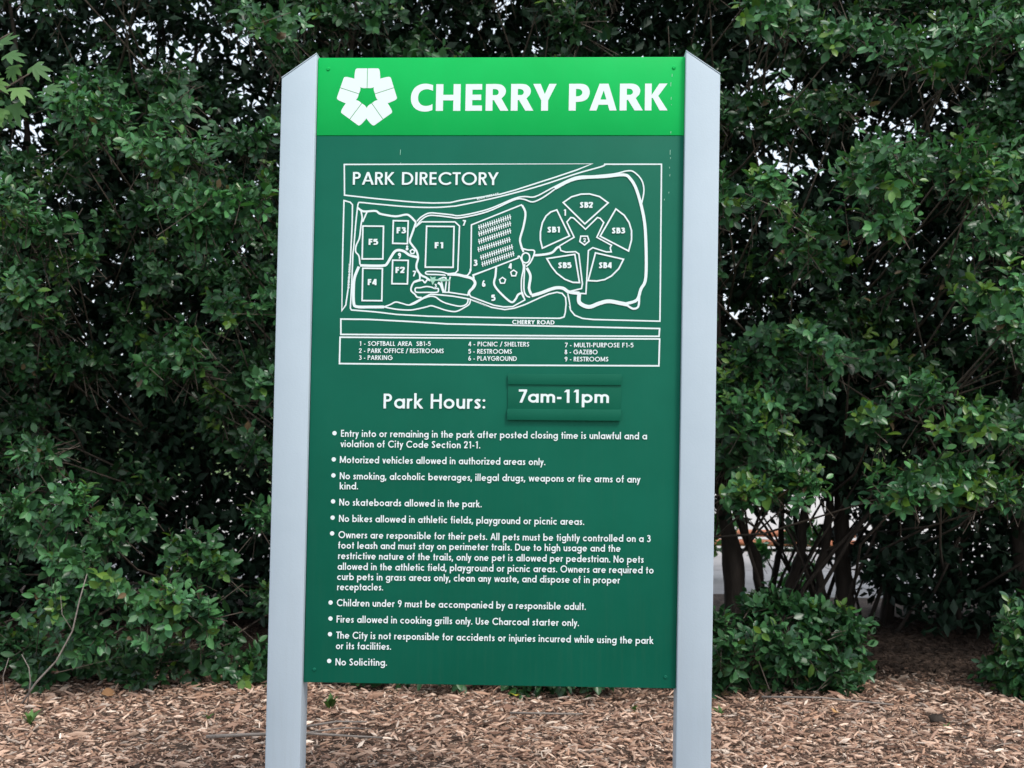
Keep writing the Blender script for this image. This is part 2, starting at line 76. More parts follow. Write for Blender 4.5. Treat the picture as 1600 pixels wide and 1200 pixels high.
VOIDS = [(-2.81, 2.9, 0.26, 0.2), (-2.41, 3.84, 0.84, 0.16), (-2.47, 2.82, 0.16, 0.11), (-2.31, 2.15, 0.2, 0.15), (-2.2, 1.3, 0.33, 0.31), (-1.74, 1.01, 0.27, 0.22), (-2.66, 1.59, 0.22, 0.15), (-2.88, 0.44, 0.22, 0.16), (-2.12, -0.04, 0.7, 0.05), (-1.49, 0.17, 0.16, 0.22), (-1.54, 3.5, 0.16, 0.26), (-1.92, 3.69, 0.22, 0.15), (2.14, 3.67, 0.24, 0.22), (1.56, 3.03, 0.42, 0.16), (2.25, 3.2, 0.24, 0.22), (1.89, 2.21, 0.7, 0.16), (2.43, 1.96, 0.4, 0.15), (1.2, 2.24, 0.13, 0.13), (1.82, 1.7, 0.16, 0.05), (1.89, 1.27, 0.22, 0.15), (2.14, 0.73, 0.62, 0.26), (2.21, 0.26, 0.44, 0.4), (1.71, 0.79, 0.55, 0.22), (1.34, 3.68, 0.18, 0.18), (-0.42, 3.76, 0.73, 0.15), (0.68, 3.79, 0.29, 0.11)]
HOLES = [(-3.18, 4.42, 0.39, 0.24), (-2.78, 4.29, 0.29, 0.24), (-2.28, 4.42, 0.22, 0.29), (-4.03, 3.64, 0.29, 0.2), (-3.77, 3.36, 0.29, 0.2), (-2.17, 3.92, 0.24, 0.15), (1.82, 3.96, 0.29, 0.22), (2.71, 3.69, 0.24, 0.15), (3.12, 3.79, 0.15, 0.1), (3.7, 3.69, 0.12, 0.12), (-3.85, 4.65, 0.29, 0.1), (-1.33, 4.61, 0.24, 0.07), (-0.19, 4.66, 0.15, 0.06), (2.02, 3.47, 0.29, 0.15), (1.54, 2.34, 0.17, 0.12), (2.98, 4.47, 0.1, 0.1), (-2.58, 4.67, 0.24, 0.1)]
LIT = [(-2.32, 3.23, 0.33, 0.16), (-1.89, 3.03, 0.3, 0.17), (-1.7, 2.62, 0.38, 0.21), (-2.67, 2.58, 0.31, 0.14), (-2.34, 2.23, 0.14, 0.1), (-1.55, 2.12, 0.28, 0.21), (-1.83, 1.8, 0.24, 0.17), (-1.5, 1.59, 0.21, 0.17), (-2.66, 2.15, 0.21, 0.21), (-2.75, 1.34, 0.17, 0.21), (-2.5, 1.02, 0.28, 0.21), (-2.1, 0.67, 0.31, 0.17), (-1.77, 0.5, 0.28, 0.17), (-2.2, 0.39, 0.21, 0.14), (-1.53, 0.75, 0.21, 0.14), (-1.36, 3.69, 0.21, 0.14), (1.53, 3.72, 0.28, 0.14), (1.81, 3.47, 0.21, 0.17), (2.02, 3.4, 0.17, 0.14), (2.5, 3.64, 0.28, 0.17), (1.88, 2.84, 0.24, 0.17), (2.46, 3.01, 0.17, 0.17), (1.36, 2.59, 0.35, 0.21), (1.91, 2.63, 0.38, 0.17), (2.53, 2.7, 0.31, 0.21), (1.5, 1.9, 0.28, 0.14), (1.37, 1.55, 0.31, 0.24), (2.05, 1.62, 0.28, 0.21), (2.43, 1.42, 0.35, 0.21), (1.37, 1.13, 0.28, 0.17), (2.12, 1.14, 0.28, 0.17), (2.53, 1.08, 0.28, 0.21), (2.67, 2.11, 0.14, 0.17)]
TRUNKS = [[(1.72,4.7,-0.041,0.047),(1.715,4.7,0.26,0.038),(1.686,4.7,0.492,0.038),(1.635,4.7,0.593,0.031),(1.542,4.7,0.816,0.026),(1.494,4.7,1.282,0.019)], [(1.813,4.9,-0.077,0.029),(1.836,4.9,0.208,0.027),(1.878,4.9,0.422,0.024),(1.906,4.9,0.565,0.022),(1.915,4.9,0.899,0.019),(1.881,4.9,1.28,0.014)], [(1.848,4.6,-0.044,0.042),(1.903,4.6,0.277,0.035),(1.966,4.6,0.439,0.033),(2.003,4.6,0.554,0.03),(1.998,4.6,0.737,0.033),(2.066,4.6,1.014,0.028),(2.166,4.6,1.383,0.023)], [(2.237,5.0,-0.089,0.044),(2.175,5.0,0.198,0.037),(2.127,5.0,0.341,0.027),(2.083,5.0,0.509,0.022),(2.021,5.0,0.796,0.017)], [(2.081,4.5,-0.022,0.037),(2.108,4.5,0.295,0.035),(2.09,4.5,0.431,0.028),(2.143,4.5,0.59,0.03),(2.17,4.5,0.839,0.03),(2.188,4.5,1.203,0.023),(2.278,4.5,1.751,0.018)], [(2.295,4.6,-0.083,0.079),(2.299,4.6,0.283,0.063),(2.285,4.6,0.649,0.058),(2.28,4.6,1.016,0.051),(2.234,4.6,1.569,0.04),(2.348,4.6,2.309,0.03)], [(2.685,4.9,-0.04,0.048),(2.718,4.9,0.339,0.041),(2.755,4.9,0.671,0.036),(2.732,4.9,1.098,0.029),(2.851,4.9,1.766,0.024)], [(1.459,4.3,0.006,0.076),(1.472,4.3,0.272,0.072),(1.466,4.3,0.493,0.076),(1.412,4.3,0.758,0.049),(1.367,4.3,1.113,0.036)], [(3.096,4.8,-0.015,0.062),(3.088,4.8,0.358,0.048),(3.051,4.8,0.825,0.043),(2.983,4.8,1.576,0.033)], [(3.466,4.8,-0.01,0.052),(3.444,4.8,0.456,0.043),(3.515,4.8,1.018,0.033)]]

rng = np.random.default_rng(7)
random.seed(7)

# ------------------------------------------------------------ helpers
def mat(name, base=(0.5, 0.5, 0.5), rough=0.6, spec=0.5):
    m = bpy.data.materials.new(name)
    m.use_nodes = True
    b = m.node_tree.nodes["Principled BSDF"]
    b.inputs["Base Color"].default_value = (*base, 1)
    b.inputs["Roughness"].default_value = rough
    b.inputs["Specular IOR Level"].default_value = spec
    return m

def N(m, kind, **kw):
    n = m.node_tree.nodes.new(kind)
    for a, v in kw.items():
        if a in n.inputs.keys():
            n.inputs[a].default_value = v
        else:
            setattr(n, a, v)
    return n

def LK(m, a, b):
    m.node_tree.links.new(a, b)

def noisy(name, c1, c2, scale=8.0, rough=0.6, bump=0.0, detail=6.0, c3=None, spec=0.4, bscale=None, stretch=None):
    """principled material whose colour wanders between c1, c2 (and c3) with a noise"""
    m = mat(name, c1, rough, spec)
    b = m.node_tree.nodes["Principled BSDF"]
    tc = N(m, "ShaderNodeTexCoord")
    src = tc.outputs["Object"]
    if stretch:
        mp = N(m, "ShaderNodeMapping")
        mp.inputs["Scale"].default_value = stretch
        LK(m, src, mp.inputs[0]); src = mp.outputs[0]
    n = N(m, "ShaderNodeTexNoise", Scale=scale, Detail=detail, Roughness=0.6)
    LK(m, src, n.inputs["Vector"])
    r = N(m, "ShaderNodeValToRGB")
    r.color_ramp.elements[0].position = 0.35
    r.color_ramp.elements[0].color = (*c1, 1)
    r.color_ramp.elements[1].position = 0.65
    r.color_ramp.elements[1].color = (*c2, 1)
    if c3:
        e = r.color_ramp.elements.new(0.8); e.color = (*c3, 1)
    LK(m, n.outputs["Fac"], r.inputs[0])
    LK(m, r.outputs[0], b.inputs["Base Color"])
    if bump:
        n2 = N(m, "ShaderNodeTexNoise", Scale=bscale or scale * 4, Detail=5.0)
        LK(m, src, n2.inputs["Vector"])
        bp = N(m, "ShaderNodeBump", Strength=bump, Distance=0.01)
        LK(m, n2.outputs["Fac"], bp.inputs["Height"])
        LK(m, bp.outputs[0], b.inputs["Normal"])
    return m

def attr_mat(name, rough=0.5, spec=0.4, trans=0.0, coat=0.0):
    m = mat(name, (0.5, 0.5, 0.5), rough, spec)
    b = m.node_tree.nodes["Principled BSDF"]
    a = N(m, "ShaderNodeAttribute", attribute_name="tint")
    LK(m, a.outputs["Color"], b.inputs["Base Color"])
    if trans:
        t = N(m, "ShaderNodeBsdfTranslucent")
        mu = N(m, "ShaderNodeMixRGB", blend_type='MULTIPLY')
        mu.inputs[0].default_value = 1
        mu.inputs[2].default_value = (1.5, 1.8, 0.8, 1)
        LK(m, a.outputs["Color"], mu.inputs[1])
        LK(m, mu.outputs[0], t.inputs["Color"])
        mx = N(m, "ShaderNodeMixShader")
        mx.inputs[0].default_value = trans
        out = m.node_tree.nodes["Material Output"]
        LK(m, b.outputs[0], mx.inputs[1]); LK(m, t.outputs[0], mx.inputs[2])
        LK(m, mx.outputs[0], out.inputs["Surface"])
    return m

def mesh_np(name, verts, faces_idx, sizes, material, tint=None, parent=None, smooth=False):
    """verts (n,3); faces_idx flat loop indices; sizes loops per face; tint (faces,3)"""
    me = bpy.data.meshes.new(name)
    me.vertices.add(len(verts)); me.vertices.foreach_set("co", np.asarray(verts, np.float32).ravel())
    me.loops.add(len(faces_idx)); me.loops.foreach_set("vertex_index", np.asarray(faces_idx, np.int32))
    sizes = np.asarray(sizes, np.int32)
    starts = np.concatenate([[0], np.cumsum(sizes)[:-1]]).astype(np.int32)
    me.polygons.add(len(sizes)); me.polygons.foreach_set("loop_start", starts)
    me.polygons.foreach_set("loop_total", sizes)
    if smooth:
        me.polygons.foreach_set("use_smooth", np.ones(len(sizes), bool))
    me.update(calc_edges=True)
    if tint is not None:
        at = me.attributes.new("tint", 'FLOAT_COLOR', 'FACE')
        c = np.ones((len(sizes), 4), np.float32); c[:, :3] = tint
        at.data.foreach_set("color", c.ravel())
    me.materials.append(material)
    o = bpy.data.objects.new(name, me)
    col.objects.link(o)
    if parent: o.parent = parent
    return o

def mesh_py(name, verts, faces, material, parent=None, smooth=False, bevel=0.0, tint=None):
    flat = [i for f in faces for i in f]
    o = mesh_np(name, verts, flat, [len(f) for f in faces], material, tint, parent, smooth)
    if bevel:
        md = o.modifiers.new("bevel", 'BEVEL'); md.width = bevel; md.segments = 2; md.limit_method = 'ANGLE'
    return o

def thing(name, label, cat, loc=(0, 0, 0), group=None):
    o = bpy.data.objects.new(name, None)
    o.empty_display_size = 0.1
    col.objects.link(o); o.location = loc
    o["label"] = label; o["category"] = cat
    if group: o["group"] = group
    return o

def tag(o, label, cat, group=None):
    o["label"] = label; o["category"] = cat
    if group: o["group"] = group
    return o

BOXF = [(0, 3, 2, 1), (4, 5, 6, 7), (0, 1, 5, 4), (1, 2, 6, 5), (2, 3, 7, 6), (3, 0, 4, 7)]
def box_v(x0, x1, y0, y1, z0, z1):
    return [(x0, y0, z0), (x1, y0, z0), (x1, y1, z0), (x0, y1, z0), (x0, y0, z1), (x1, y0, z1), (x1, y1, z1), (x0, y1, z1)]

def tube(pts, radii, seg=8, wob=0.0):
    """verts, faces of a tapered bent tube"""
    P = [Vector(p) for p in pts]
    vs, fs = [], []
    for i, p in enumerate(P):
        t = (P[min(i + 1, len(P) - 1)] - P[max(i - 1, 0)]).normalized()
        a = t.cross(Vector((0.3, 1, 0.1))).normalized()
        if a.length < 0.1: a = t.cross(Vector((1, 0, 0))).normalized()
        b = t.cross(a)
        for k in range(seg):
            an = 2 * math.pi * k / seg
            r = radii[i] * (1 + wob * random.uniform(-1, 1))
            vs.append(tuple(p + (a * math.cos(an) + b * math.sin(an)) * r))
    for i in range(len(P) - 1):
        for k in range(seg):
            k2 = (k + 1) % seg
            fs.append((i * seg + k, i * seg + k2, (i + 1) * seg + k2, (i + 1) * seg + k))
    fs.append(tuple(range(seg))[::-1]); fs.append(tuple((len(P) - 1) * seg + k for k in range(seg)))
    return vs, fs

def join_py(parts):
    V, F = [], []
    for v, f in parts:
        o = len(V); V += v; F += [tuple(i + o for i in q) for q in f]
    return V, F

def smooth_pts(pts, closed, n=6):
    P = [Vector((p[0], p[1])) for p in pts]
    m = len(P); out = []
    last = m if closed else m - 1
    for i in range(last):
        if closed:
            a, b, c, d = P[(i - 1) % m], P[i], P[(i + 1) % m], P[(i + 2) % m]
        else:
            a, b, c, d = P[max(i - 1, 0)], P[i], P[i + 1], P[min(i + 2, m - 1)]
        for s in range(n):
            t = s / n
            out.append(0.5 * ((2 * b) + (c - a) * t + (2 * a - 5 * b + 4 * c - d) * t * t + (3 * b - a - 3 * c + d) * t ** 3))
    if not closed: out.append(P[-1])
    return [(p.x, p.y) for p in out]

def ribbon(pts, w, closed=False):
    """polygons of a flat stroke of width w along 2D pts, mitred"""
    P = [Vector((p[0], p[1])) for p in pts]
    m = len(P); Ls, Rs = [], []
    for i in range(m):
        if closed:
            d1 = (P[i] - P[i - 1]); d2 = (P[(i + 1) % m] - P[i])
        else:
            d1 = P[i] - P[i - 1] if i > 0 else P[1] - P[0]
            d2 = P[i + 1] - P[i] if i < m - 1 else P[-1] - P[-2]
        if d1.length < 1e-9: d1 = d2
        if d2.length < 1e-9: d2 = d1
        d1 = d1.normalized(); d2 = d2.normalized()
        n1 = Vector((-d1.y, d1.x)); n2 = Vector((-d2.y, d2.x))
        n = (n1 + n2)
        n = n.normalized() if n.length > 1e-6 else n1
        s = w / 2 / max(0.45, n.dot(n1))
        Ls.append(P[i] + n * s); Rs.append(P[i] - n * s)
    polys = []
    for i in range(m if closed else m - 1):
        j = (i + 1) % m
        polys.append([tuple(Ls[i]), tuple(Rs[i]), tuple(Rs[j]), tuple(Ls[j])])
    return polys

def arc(cx, cy, rx, ry, a0, a1, n=None):
    n = n or max(4, int(abs(a1 - a0) / 15))
    return [(cx + rx * math.cos(math.radians(a0 + (a1 - a0) * i / n)), cy + ry * math.sin(math.radians(a0 + (a1 - a0) * i / n))) for i in range(n + 1)]

# ------------------------------------------------------------ geometric sans lettering drawn as strokes (cap height 1)
def glyph(c, w):
    """returns list of (level, polygons), width"""
    h = w / 2; X = 0.67; A = 1.04; D = -0.33
    out = []
    def st(pts, closed=False, ww=None): out.append(ribbon(pts, ww or w, closed))
    def sm(pts): out.append(ribbon(smooth_pts(pts, False, 5), w))
    def dg(x0, y0, x1, y1, ww=None):
        L = math.hypot(x1 - x0, y1 - y0); hw = (ww or w) / 2 * L / max(1e-6, abs(y1 - y0))
        out.append([[(x0 - hw, y0), (x0 + hw, y0), (x1 + hw, y1), (x1 - hw, y1)]])
    def bowl(x): st(arc(x + X / 2, X / 2, X / 2 - h, X / 2 - h, 0, 345, 23), True)
    if c == ' ': return [], 0.27
    if c == 'a': bowl(0); st([(X - h, 0), (X - h, X)]); return out, X
    if c == 'b': bowl(0); st([(h, 0), (h, A)]); return out, X
    if c == 'c': st(arc(X / 2, X / 2, X / 2 - h, X / 2 - h, 48, 312)); return out, X * .86
    if c == 'd': bowl(0); st([(X - h, 0), (X - h, A)]); return out, X
    if c == 'e': st(arc(X / 2, X / 2, X / 2 - h, X / 2 - h, -3, 318)); st([(h, X / 2), (X - h, X / 2)], ww=w * .8); return out, X
    if c == 'f': st([(.16, 0), (.16, .85)] + arc(.16 + .14, .85, .14, A - .85 - h, 180, 95)[1:]); st([(0, X - h), (.34, X - h)], ww=w * .85); return out, .34
    if c == 'g': bowl(0); st([(X - h, X), (X - h, -.06)] + arc(X / 2, -.06, X / 2 - h, -D - .06 - h, 0, -155)[1:]); return out, X
    if c == 'h': st([(h, 0), (h, A)]); st([(.54 - h, 0), (.54 - h, X * .58)] + arc(.27, X * .58, .27 - h, X * .42 - h, 0, 180)[1:]); return out, .54
    if c in 'ij':
        r = h * 1.2
        out.append([arc(h, .93, r, r, 0, 330, 11)])
        if c == 'i': st([(h, 0), (h, X)])
        else: st([(h, X), (h, -.2)] + arc(h - .13, -.2, .13, -D - .2 - h, 0, -80)[1:])
        return out, w
    if c == 'k': st([(h, 0), (h, A)]); dg(w * .9, .33, .42, X); dg(w * 1.1, .42, .48, 0); return out, .54
    if c == 'l': st([(h, 0), (h, A)]); return out, w
    if c == 'm':
        st([(h, 0), (h, X)])
        for k in (0, 1):
            cx = h + (k + .5) * .37; st([(cx + .185, 0), (cx + .185, X * .62)] + arc(cx, X * .62, .185, X * .38 - h, 0, 180)[1:])
        return out, .74 + w
    if c == 'n': st([(h, 0), (h, X)]); st([(.54 - h, 0), (.54 - h, X * .58)] + arc(.27, X * .58, .27 - h, X * .42 - h, 0, 180)[1:]); return out, .54
    if c == 'o': bowl(0); return out, X
    if c == 'p': bowl(0); st([(h, D), (h, X)]); return out, X
    if c == 'q': bowl(0); st([(X - h, D), (X - h, X)]); return out, X
    if c == 'r': st([(h, 0), (h, X)]); st(arc(.24, X * .6, .24 - h, X * .4 - h, 180, 60)); return out, .33
    if c == 's': sm([(.36, X * .82), (.21, X - h), (h * 1.15, X * .76), (.2, X * .53), (.4 - h * 1.1, X * .27), (.2, h), (.03, X * .17)]); return out, .4
    if c == 't': st([(.17, 0), (.17, .93)]); st([(0, X - h), (.34, X - h)], ww=w * .85); return out, .34
    if c == 'u': st([(.54 - h, 0), (.54 - h, X)]); st([(h, X), (h, X * .42)] + arc(.27, X * .42, .27 - h, X * .42 - h, 180, 360)[1:]); return out, .54
    if c == 'v': dg(.27, 0, h * 1.1, X); dg(.27, 0, .54 - h * 1.1, X); return out, .54
    if c == 'w':
        for a, b in ((.23, h), (.23, .42), (.62, .42), (.62, .85 - h)): dg(a, 0, b, X, w * .9)
        return out, .85
    if c == 'x': dg(h, 0, .5 - h, X); dg(.5 - h, 0, h, X); return out, .5
    if c == 'y': dg(.27, 0.04, h * 1.1, X); dg(.12, D, .54 - h * 1.1, X); return out, .54
    if c == 'z': st([(0, X - h), (.46, X - h)]); st([(0, h), (.46, h)]); dg(h * 1.2, .02, .46 - h * 1.2, X - .02); return out, .46
    if c == 'A': dg(h * 1.1, 0, .4, 1); dg(.8 - h * 1.1, 0, .4, 1); st([(.16, .32), (.64, .32)], ww=w * .85); return out, .8
    if c in 'BPRKDEFHLNMIUT':
        if c not in 'UT': st([(h, 0), (h, 1)])
    if c == 'B':
        st([(h, 1 - h), (.28, 1 - h)] + arc(.28, .77, .17 - h / 3, .23 - h, 90, -90)[1:] + [(h, .54)])
        st([(h, .54), (.3, .54)] + arc(.3, .27 + h / 2, .21 - h / 3, .27 - h / 2, 90, -90)[1:] + [(h, h)]); return out, .52
    if c == 'C': st(arc(.5, .5, .5 - h, .5 - h + .01, 42, 318)); return out, .86
    if c == 'D': st([(h, 1 - h), (.28, 1 - h)] + arc(.28, .5, .47 - h, .5 - h, 90, -90)[1:] + [(h, h)]); return out, .76
    if c in 'EF':
        st([(h, 1 - h), (.46, 1 - h)]); st([(h, .52), (.44, .52)])
        if c == 'E': st([(h, h), (.46, h)])
        return out, .47
    if c == 'G': st(arc(.5, .5, .5 - h, .5 - h + .01, 42, 360) + [(.52, .5)]); return out, 1.0
    if c == 'H': st([(.68 - h, 0), (.68 - h, 1)]); st([(h, .54), (.68 - h, .54)]); return out, .68
    if c == 'I': return out, w
    if c == 'K': dg(w * .9, .45, .6 - h, 1); dg(w * 1.2, .56, .64 - h, 0); return out, .64
    if c == 'L': st([(h, h), (.42, h)]); return out, .42
    if c == 'M': st([(.9 - h, 0), (.9 - h, 1)]); dg(.45, .1, h, 1); dg(.45, .1, .9 - h, 1); return out, .9
    if c == 'N': st([(.72 - h, 0), (.72 - h, 1)]); dg(.72 - h, 0, h, 1); return out, .72
    if c == 'O': st(arc(.5, .5, .5 - h, .5 - h + .01, 0, 345, 23), True); return out, 1.0
    if c in 'PR':
        st([(h, 1 - h), (.27, 1 - h)] + arc(.27, .73, .25 - h, .27 - h, 90, -90)[1:] + [(h, .46 + h)])
        if c == 'R': dg(.27, .48, .56 - h, 0)
        return out, .54
    if c == 'S': sm([(.47, .84), (.28, 1 - h), (h * 1.1, .77), (.26, .53), (.52 - h * 1.1, .27), (.26, h), (.03, .18)]); return out, .52
    if c == 'T': st([(.27, 0), (.27, 1 - w)]); st([(0, 1 - h), (.54, 1 - h)]); return out, .54
    if c == 'U': st([(h, 1), (h, .33)] + arc(.32, .33, .32 - h, .33 - h, 180, 360)[1:] + [(.64 - h, 1)]); return out, .64
    if c == 'V': dg(.37, 0, h, 1); dg(.37, 0, .74 - h, 1); return out, .74
    if c == 'Y': st([(.35, 0), (.35, .42)]); dg(.35, .4, h, 1); dg(.35, .4, .7 - h, 1); return out, .7
    if c == 'Z': st([(0, 1 - h), (.58, 1 - h)]); st([(0, h), (.6, h)]); dg(h * 1.2, .02, .58 - h * 1.2, .98); return out, .6
    if c == '1': st([(.30, 0), (.30, 1)]); dg(.12, .80, .26, 1, w * .8); return out, .46
    if c == '2': sm([(.04, .7), (.12, .9), (.27, 1 - h), (.43, .88), (.44, .68), (.3, .4), (.08, .1)]); st([(.02, h), (.52, h)]); return out, .52
    if c == '3': sm([(.06, .86), (.24, 1 - h), (.4, .86), (.38, .64), (.2, .54)]); sm([(.2, .56), (.42, .46), (.45, .22), (.26, h), (.04, .17)]); return out, .5
    if c == '4': st([(.42, 0), (.42, 1)]); dg(.08, .26, .38, 1); st([(0, .27), (.56, .27)]); return out, .56
    if c == '5': st([(.14, 1 - h), (.48, 1 - h)]); st([(.13, .96), (.09, .52)]); sm([(.08, .56), (.28, .63), (.45, .48), (.43, .2), (.24, h), (.03, .15)]); return out, .5
    if c == '6': st(arc(.28, .3, .28 - h, .3 - h, 0, 345, 20), True); sm([(.34, 1), (.16, .68), (h, .36)]); return out, .56
    if c == '7': st([(0, 1 - h), (.52, 1 - h)]); dg(.14, 0, .45, 1 - h); return out, .52
    if c == '8': st(arc(.27, .76, .22 - h, .24 - h, 0, 345, 18), True); st(arc(.27, .28, .27 - h, .28 - h, 0, 345, 18), True); return out, .54
    if c == '9': st(arc(.28, .7, .28 - h, .3 - h, 0, 345, 20), True); sm([(.22, 0), (.4, .32), (.56 - h, .64)]); return out, .56
    if c == '-': st([(0, .36), (.28, .36)]); return out, .28
    if c == '/': dg(.02, -.08, .34, 1.05); return out, .36
    if c == '.': out.append([arc(h, h * 1.1, h * 1.15, h * 1.15, 0, 330, 11)]); return out, w
    if c == ',': dg(0.0, -.17, h, w * 1.1); return out, w
    if c == ':':
        for y in (.1, .56): out.append([arc(h, y, h * 1.15, h * 1.15, 0, 330, 11)])
        return out, w
    raise ValueError(c)

THIN = set('AVWYvwyxT/7')
def line_polys(text, p0, p1, cap, w, words=False):
    """all polygons (with a level) of a text line from p0 to p1 in sign millimetres"""
    shapes = []; x = 0.0; word = 0
    for i, c in enumerate(text):
        g, wd = glyph(c, w)
        if c == ' ': word += 1
        shapes.append((x, g, word))
        gap = (0.118 + .025 * (c in 'ilI')) if len(text) > 1 else 0
        if c in THIN or (i + 1 < len(text) and text[i + 1] in THIN): gap *= 0.55
        if c == ' ': gap = 0.1
        end = x + wd
        x = end + gap
    ax = Vector((p1[0] - p0[0], p1[1] - p0[1])); s = ax.length / end
    ex = ax.normalized(); ey = Vector((-ex.y, ex.x))
    res = []
    for x0, g, wd_ in shapes:
        for lv, polys in enumerate(g):
            for P in polys:
                res.append((lv if not words else (wd_, lv), [(p0[0] + ex.x * (x0 + q[0]) * s + ey.x * q[1] * cap, p0[1] + ex.y * (x0 + q[0]) * s + ey.y * q[1] * cap) for q in P]))
    return res

HEAVY = {
 'C': ([('strip', [(.8,.965),(.66,1.005),(.5,1.02),(.32,.985),(.14,.87),(.03,.68),(0,.48),(.03,.29),(.13,.12),(.29,.015),(.48,-.025),(.65,-.015),(.79,.03)],
        [(.8,.75),(.68,.795),(.56,.812),(.43,.78),(.325,.7),(.275,.59),(.262,.48),(.28,.37),(.345,.265),(.44,.205),(.55,.185),(.68,.205),(.79,.255)])], .81),
 'H': ([('r', 0, 0, .265, 1), ('r', .64, 0, .905, 1), ('r', .2, .39, .7, .6)], .905),
 'E': ([('r', 0, 0, .255, 1), ('r', .2, .79, .615, 1), ('r', .2, .4, .585, .605), ('r', .2, 0, .62, .2)], .62),
 'R': ([('r', 0, 0, .26, 1), ('strip', [(.2,1),(.42,1),(.58,.97),(.7,.88),(.755,.74),(.72,.6),(.64,.51),(.56,.45),(.2,.38)], [(.2,.81),(.34,.81),(.42,.79),(.465,.75),(.485,.69),(.465,.63),(.42,.595),(.36,.585),(.2,.585)]),
        ('p', [(.31,.39),(.57,.5),(.86,0),(.555,0)])], .86),
 'P': ([('r', 0, 0, .255, 1), ('strip', [(.2,1),(.4,1),(.58,.97),(.7,.87),(.755,.7),(.72,.52),(.62,.4),(.45,.335),(.2,.32)], [(.2,.805),(.34,.805),(.42,.78),(.47,.73),(.485,.67),(.47,.61),(.42,.565),(.34,.535),(.2,.53)])], .755),
 'A': ([('p', [(0,0),(.26,0),(.515,.75),(.515,1),(.36,1)]), ('p', [(1,0),(.69,1),(.515,1),(.515,.75),(.74,0)]), ('p', [(.31,.215),(.69,.215),(.64,.41),(.36,.41)])], 1.0),
 'Y': ([('r', .31, 0, .565, .42), ('p', [(0,1),(.31,.38),(.437,.38),(.437,.62),(.28,1)]), ('p', [(.87,1),(.6,1),(.437,.62),(.437,.38),(.565,.38)])], .87),
 'K': ([('r', 0, 0, .25, 1), ('p', [(.2,.46),(.45,.46),(.5,.545),(.83,1),(.53,1),(.24,.56)]), ('p', [(.255,.53),(.555,0),(.85,0),(.49,.55),(.33,.62)])], .85),
}
def heavy_polys(c, p0, p1, cap):
    shapes, wd = HEAVY[c]; s = (p1[0] - p0[0]) / wd; res = []
    dy = (p1[1] - p0[1]) / (p1[0] - p0[0])
    for lv, sh in enumerate(shapes):
        if sh[0] == 'r': ps = [[(sh[1], sh[2]), (sh[3], sh[2]), (sh[3], sh[4]), (sh[1], sh[4])]]
        elif sh[0] == 'p': ps = [sh[1]]
        else:
            a, b = smooth_pts(sh[1], False, 3), smooth_pts(sh[2], False, 3)
            ps = [[a[i], b[i], b[i + 1], a[i + 1]] for i in range(len(a) - 1)]
        for P in ps:
            res.append((lv, [(p0[0] + q[0] * s, p0[1] + q[0] * s * dy + q[1] * cap) for q in P]))
    return res

# ------------------------------------------------------------ materials
M_lawn = noisy('lawn_grass', (0.07, 0.12, 0.03), (0.11, 0.17, 0.05), 1.5, 0.9, 0.3)
M_soil = noisy('mulch_soil', (0.045, 0.028, 0.02), (0.13, 0.085, 0.062), 30, 0.95, 0.8, c3=(0.2, 0.14, 0.1))
M_conc = noisy('path_concrete', (0.36, 0.34, 0.33), (0.46, 0.43, 0.42), 3, 0.9, 0.15, bscale=90)
M_gravel = noisy('pale_gravel', (0.4, 0.38, 0.36), (0.55, 0.52, 0.5), 20, 0.95, 0.4)
M_terra = noisy('terracotta_paint', (0.42, 0.15, 0.08), (0.5, 0.2, 0.11), 6, 0.6, 0.1)
M_leaf = attr_mat('glossy_leaf', 0.33, 0.42, 0.12)
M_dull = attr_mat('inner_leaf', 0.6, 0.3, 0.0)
M_maple = attr_mat('maple_leaf', 0.5, 0.35, 0.3)
M_chip = attr_mat('wood_chip', 0.85, 0.25, 0.0)
M_bark = noisy('dark_bark', (0.022, 0.016, 0.012), (0.05, 0.038, 0.03), 14, 0.95, 0.9, stretch=(1, 1, 0.25))
M_twig = noisy('twig_bark', (0.06, 0.045, 0.035), (0.12, 0.095, 0.075), 20, 0.9, 0.3)
M_stick = noisy('weathered_stick', (0.2, 0.17, 0.15), (0.32, 0.28, 0.25), 25, 0.9, 0.5, stretch=(0.3, 3, 3))

def sheet_paint(name, c1, c2, rough):
    m = noisy(name, c1, c2, 2.2, rough, 0.0, 8, spec=0.12)
    b = m.node_tree.nodes["Principled BSDF"]
    tc = N(m, "ShaderNodeTexCoord")
    n = N(m, "ShaderNodeTexNoise", Scale=420.0, Detail=3.0)
    LK(m, tc.outputs["Object"], n.inputs["Vector"])
    bp = N(m, "ShaderNodeBump", Strength=0.25, Distance=0.0006)
    LK(m, n.outputs["Fac"], bp.inputs["Height"]); LK(m, bp.outputs[0], b.inputs["Normal"])
    n2 = N(m, "ShaderNodeTexNoise", Scale=5.0, Detail=6.0)
    LK(m, tc.outputs["Object"], n2.inputs["Vector"])
    mr = N(m, "ShaderNodeMapRange")
    mr.inputs[3].default_value = rough - 0.08; mr.inputs[4].default_value = rough + 0.14
    LK(m, n2.outputs["Fac"], mr.inputs[0]); LK(m, mr.outputs[0], b.inputs["Roughness"])
    return m
M_bright = sheet_paint('bright_green_vinyl', (0.005, 0.46, 0.09), (0.008, 0.52, 0.11), 0.42)
M_green = sheet_paint('deep_green_vinyl', (0.0045, 0.118, 0.072), (0.0065, 0.138, 0.086), 0.42)
M_plate = sheet_paint('plate_green', (0.005, 0.112, 0.066), (0.0075, 0.13, 0.078), 0.4)
M_white = mat('white_print', (0.84, 0.92, 0.93), 0.5, 0.4)
M_faded = mat('faded_marker', (0.38, 0.66, 0.52), 0.6, 0.3)
M_peel = mat('peeled_flake', (0.35, 0.62, 0.48), 0.6, 0.3)
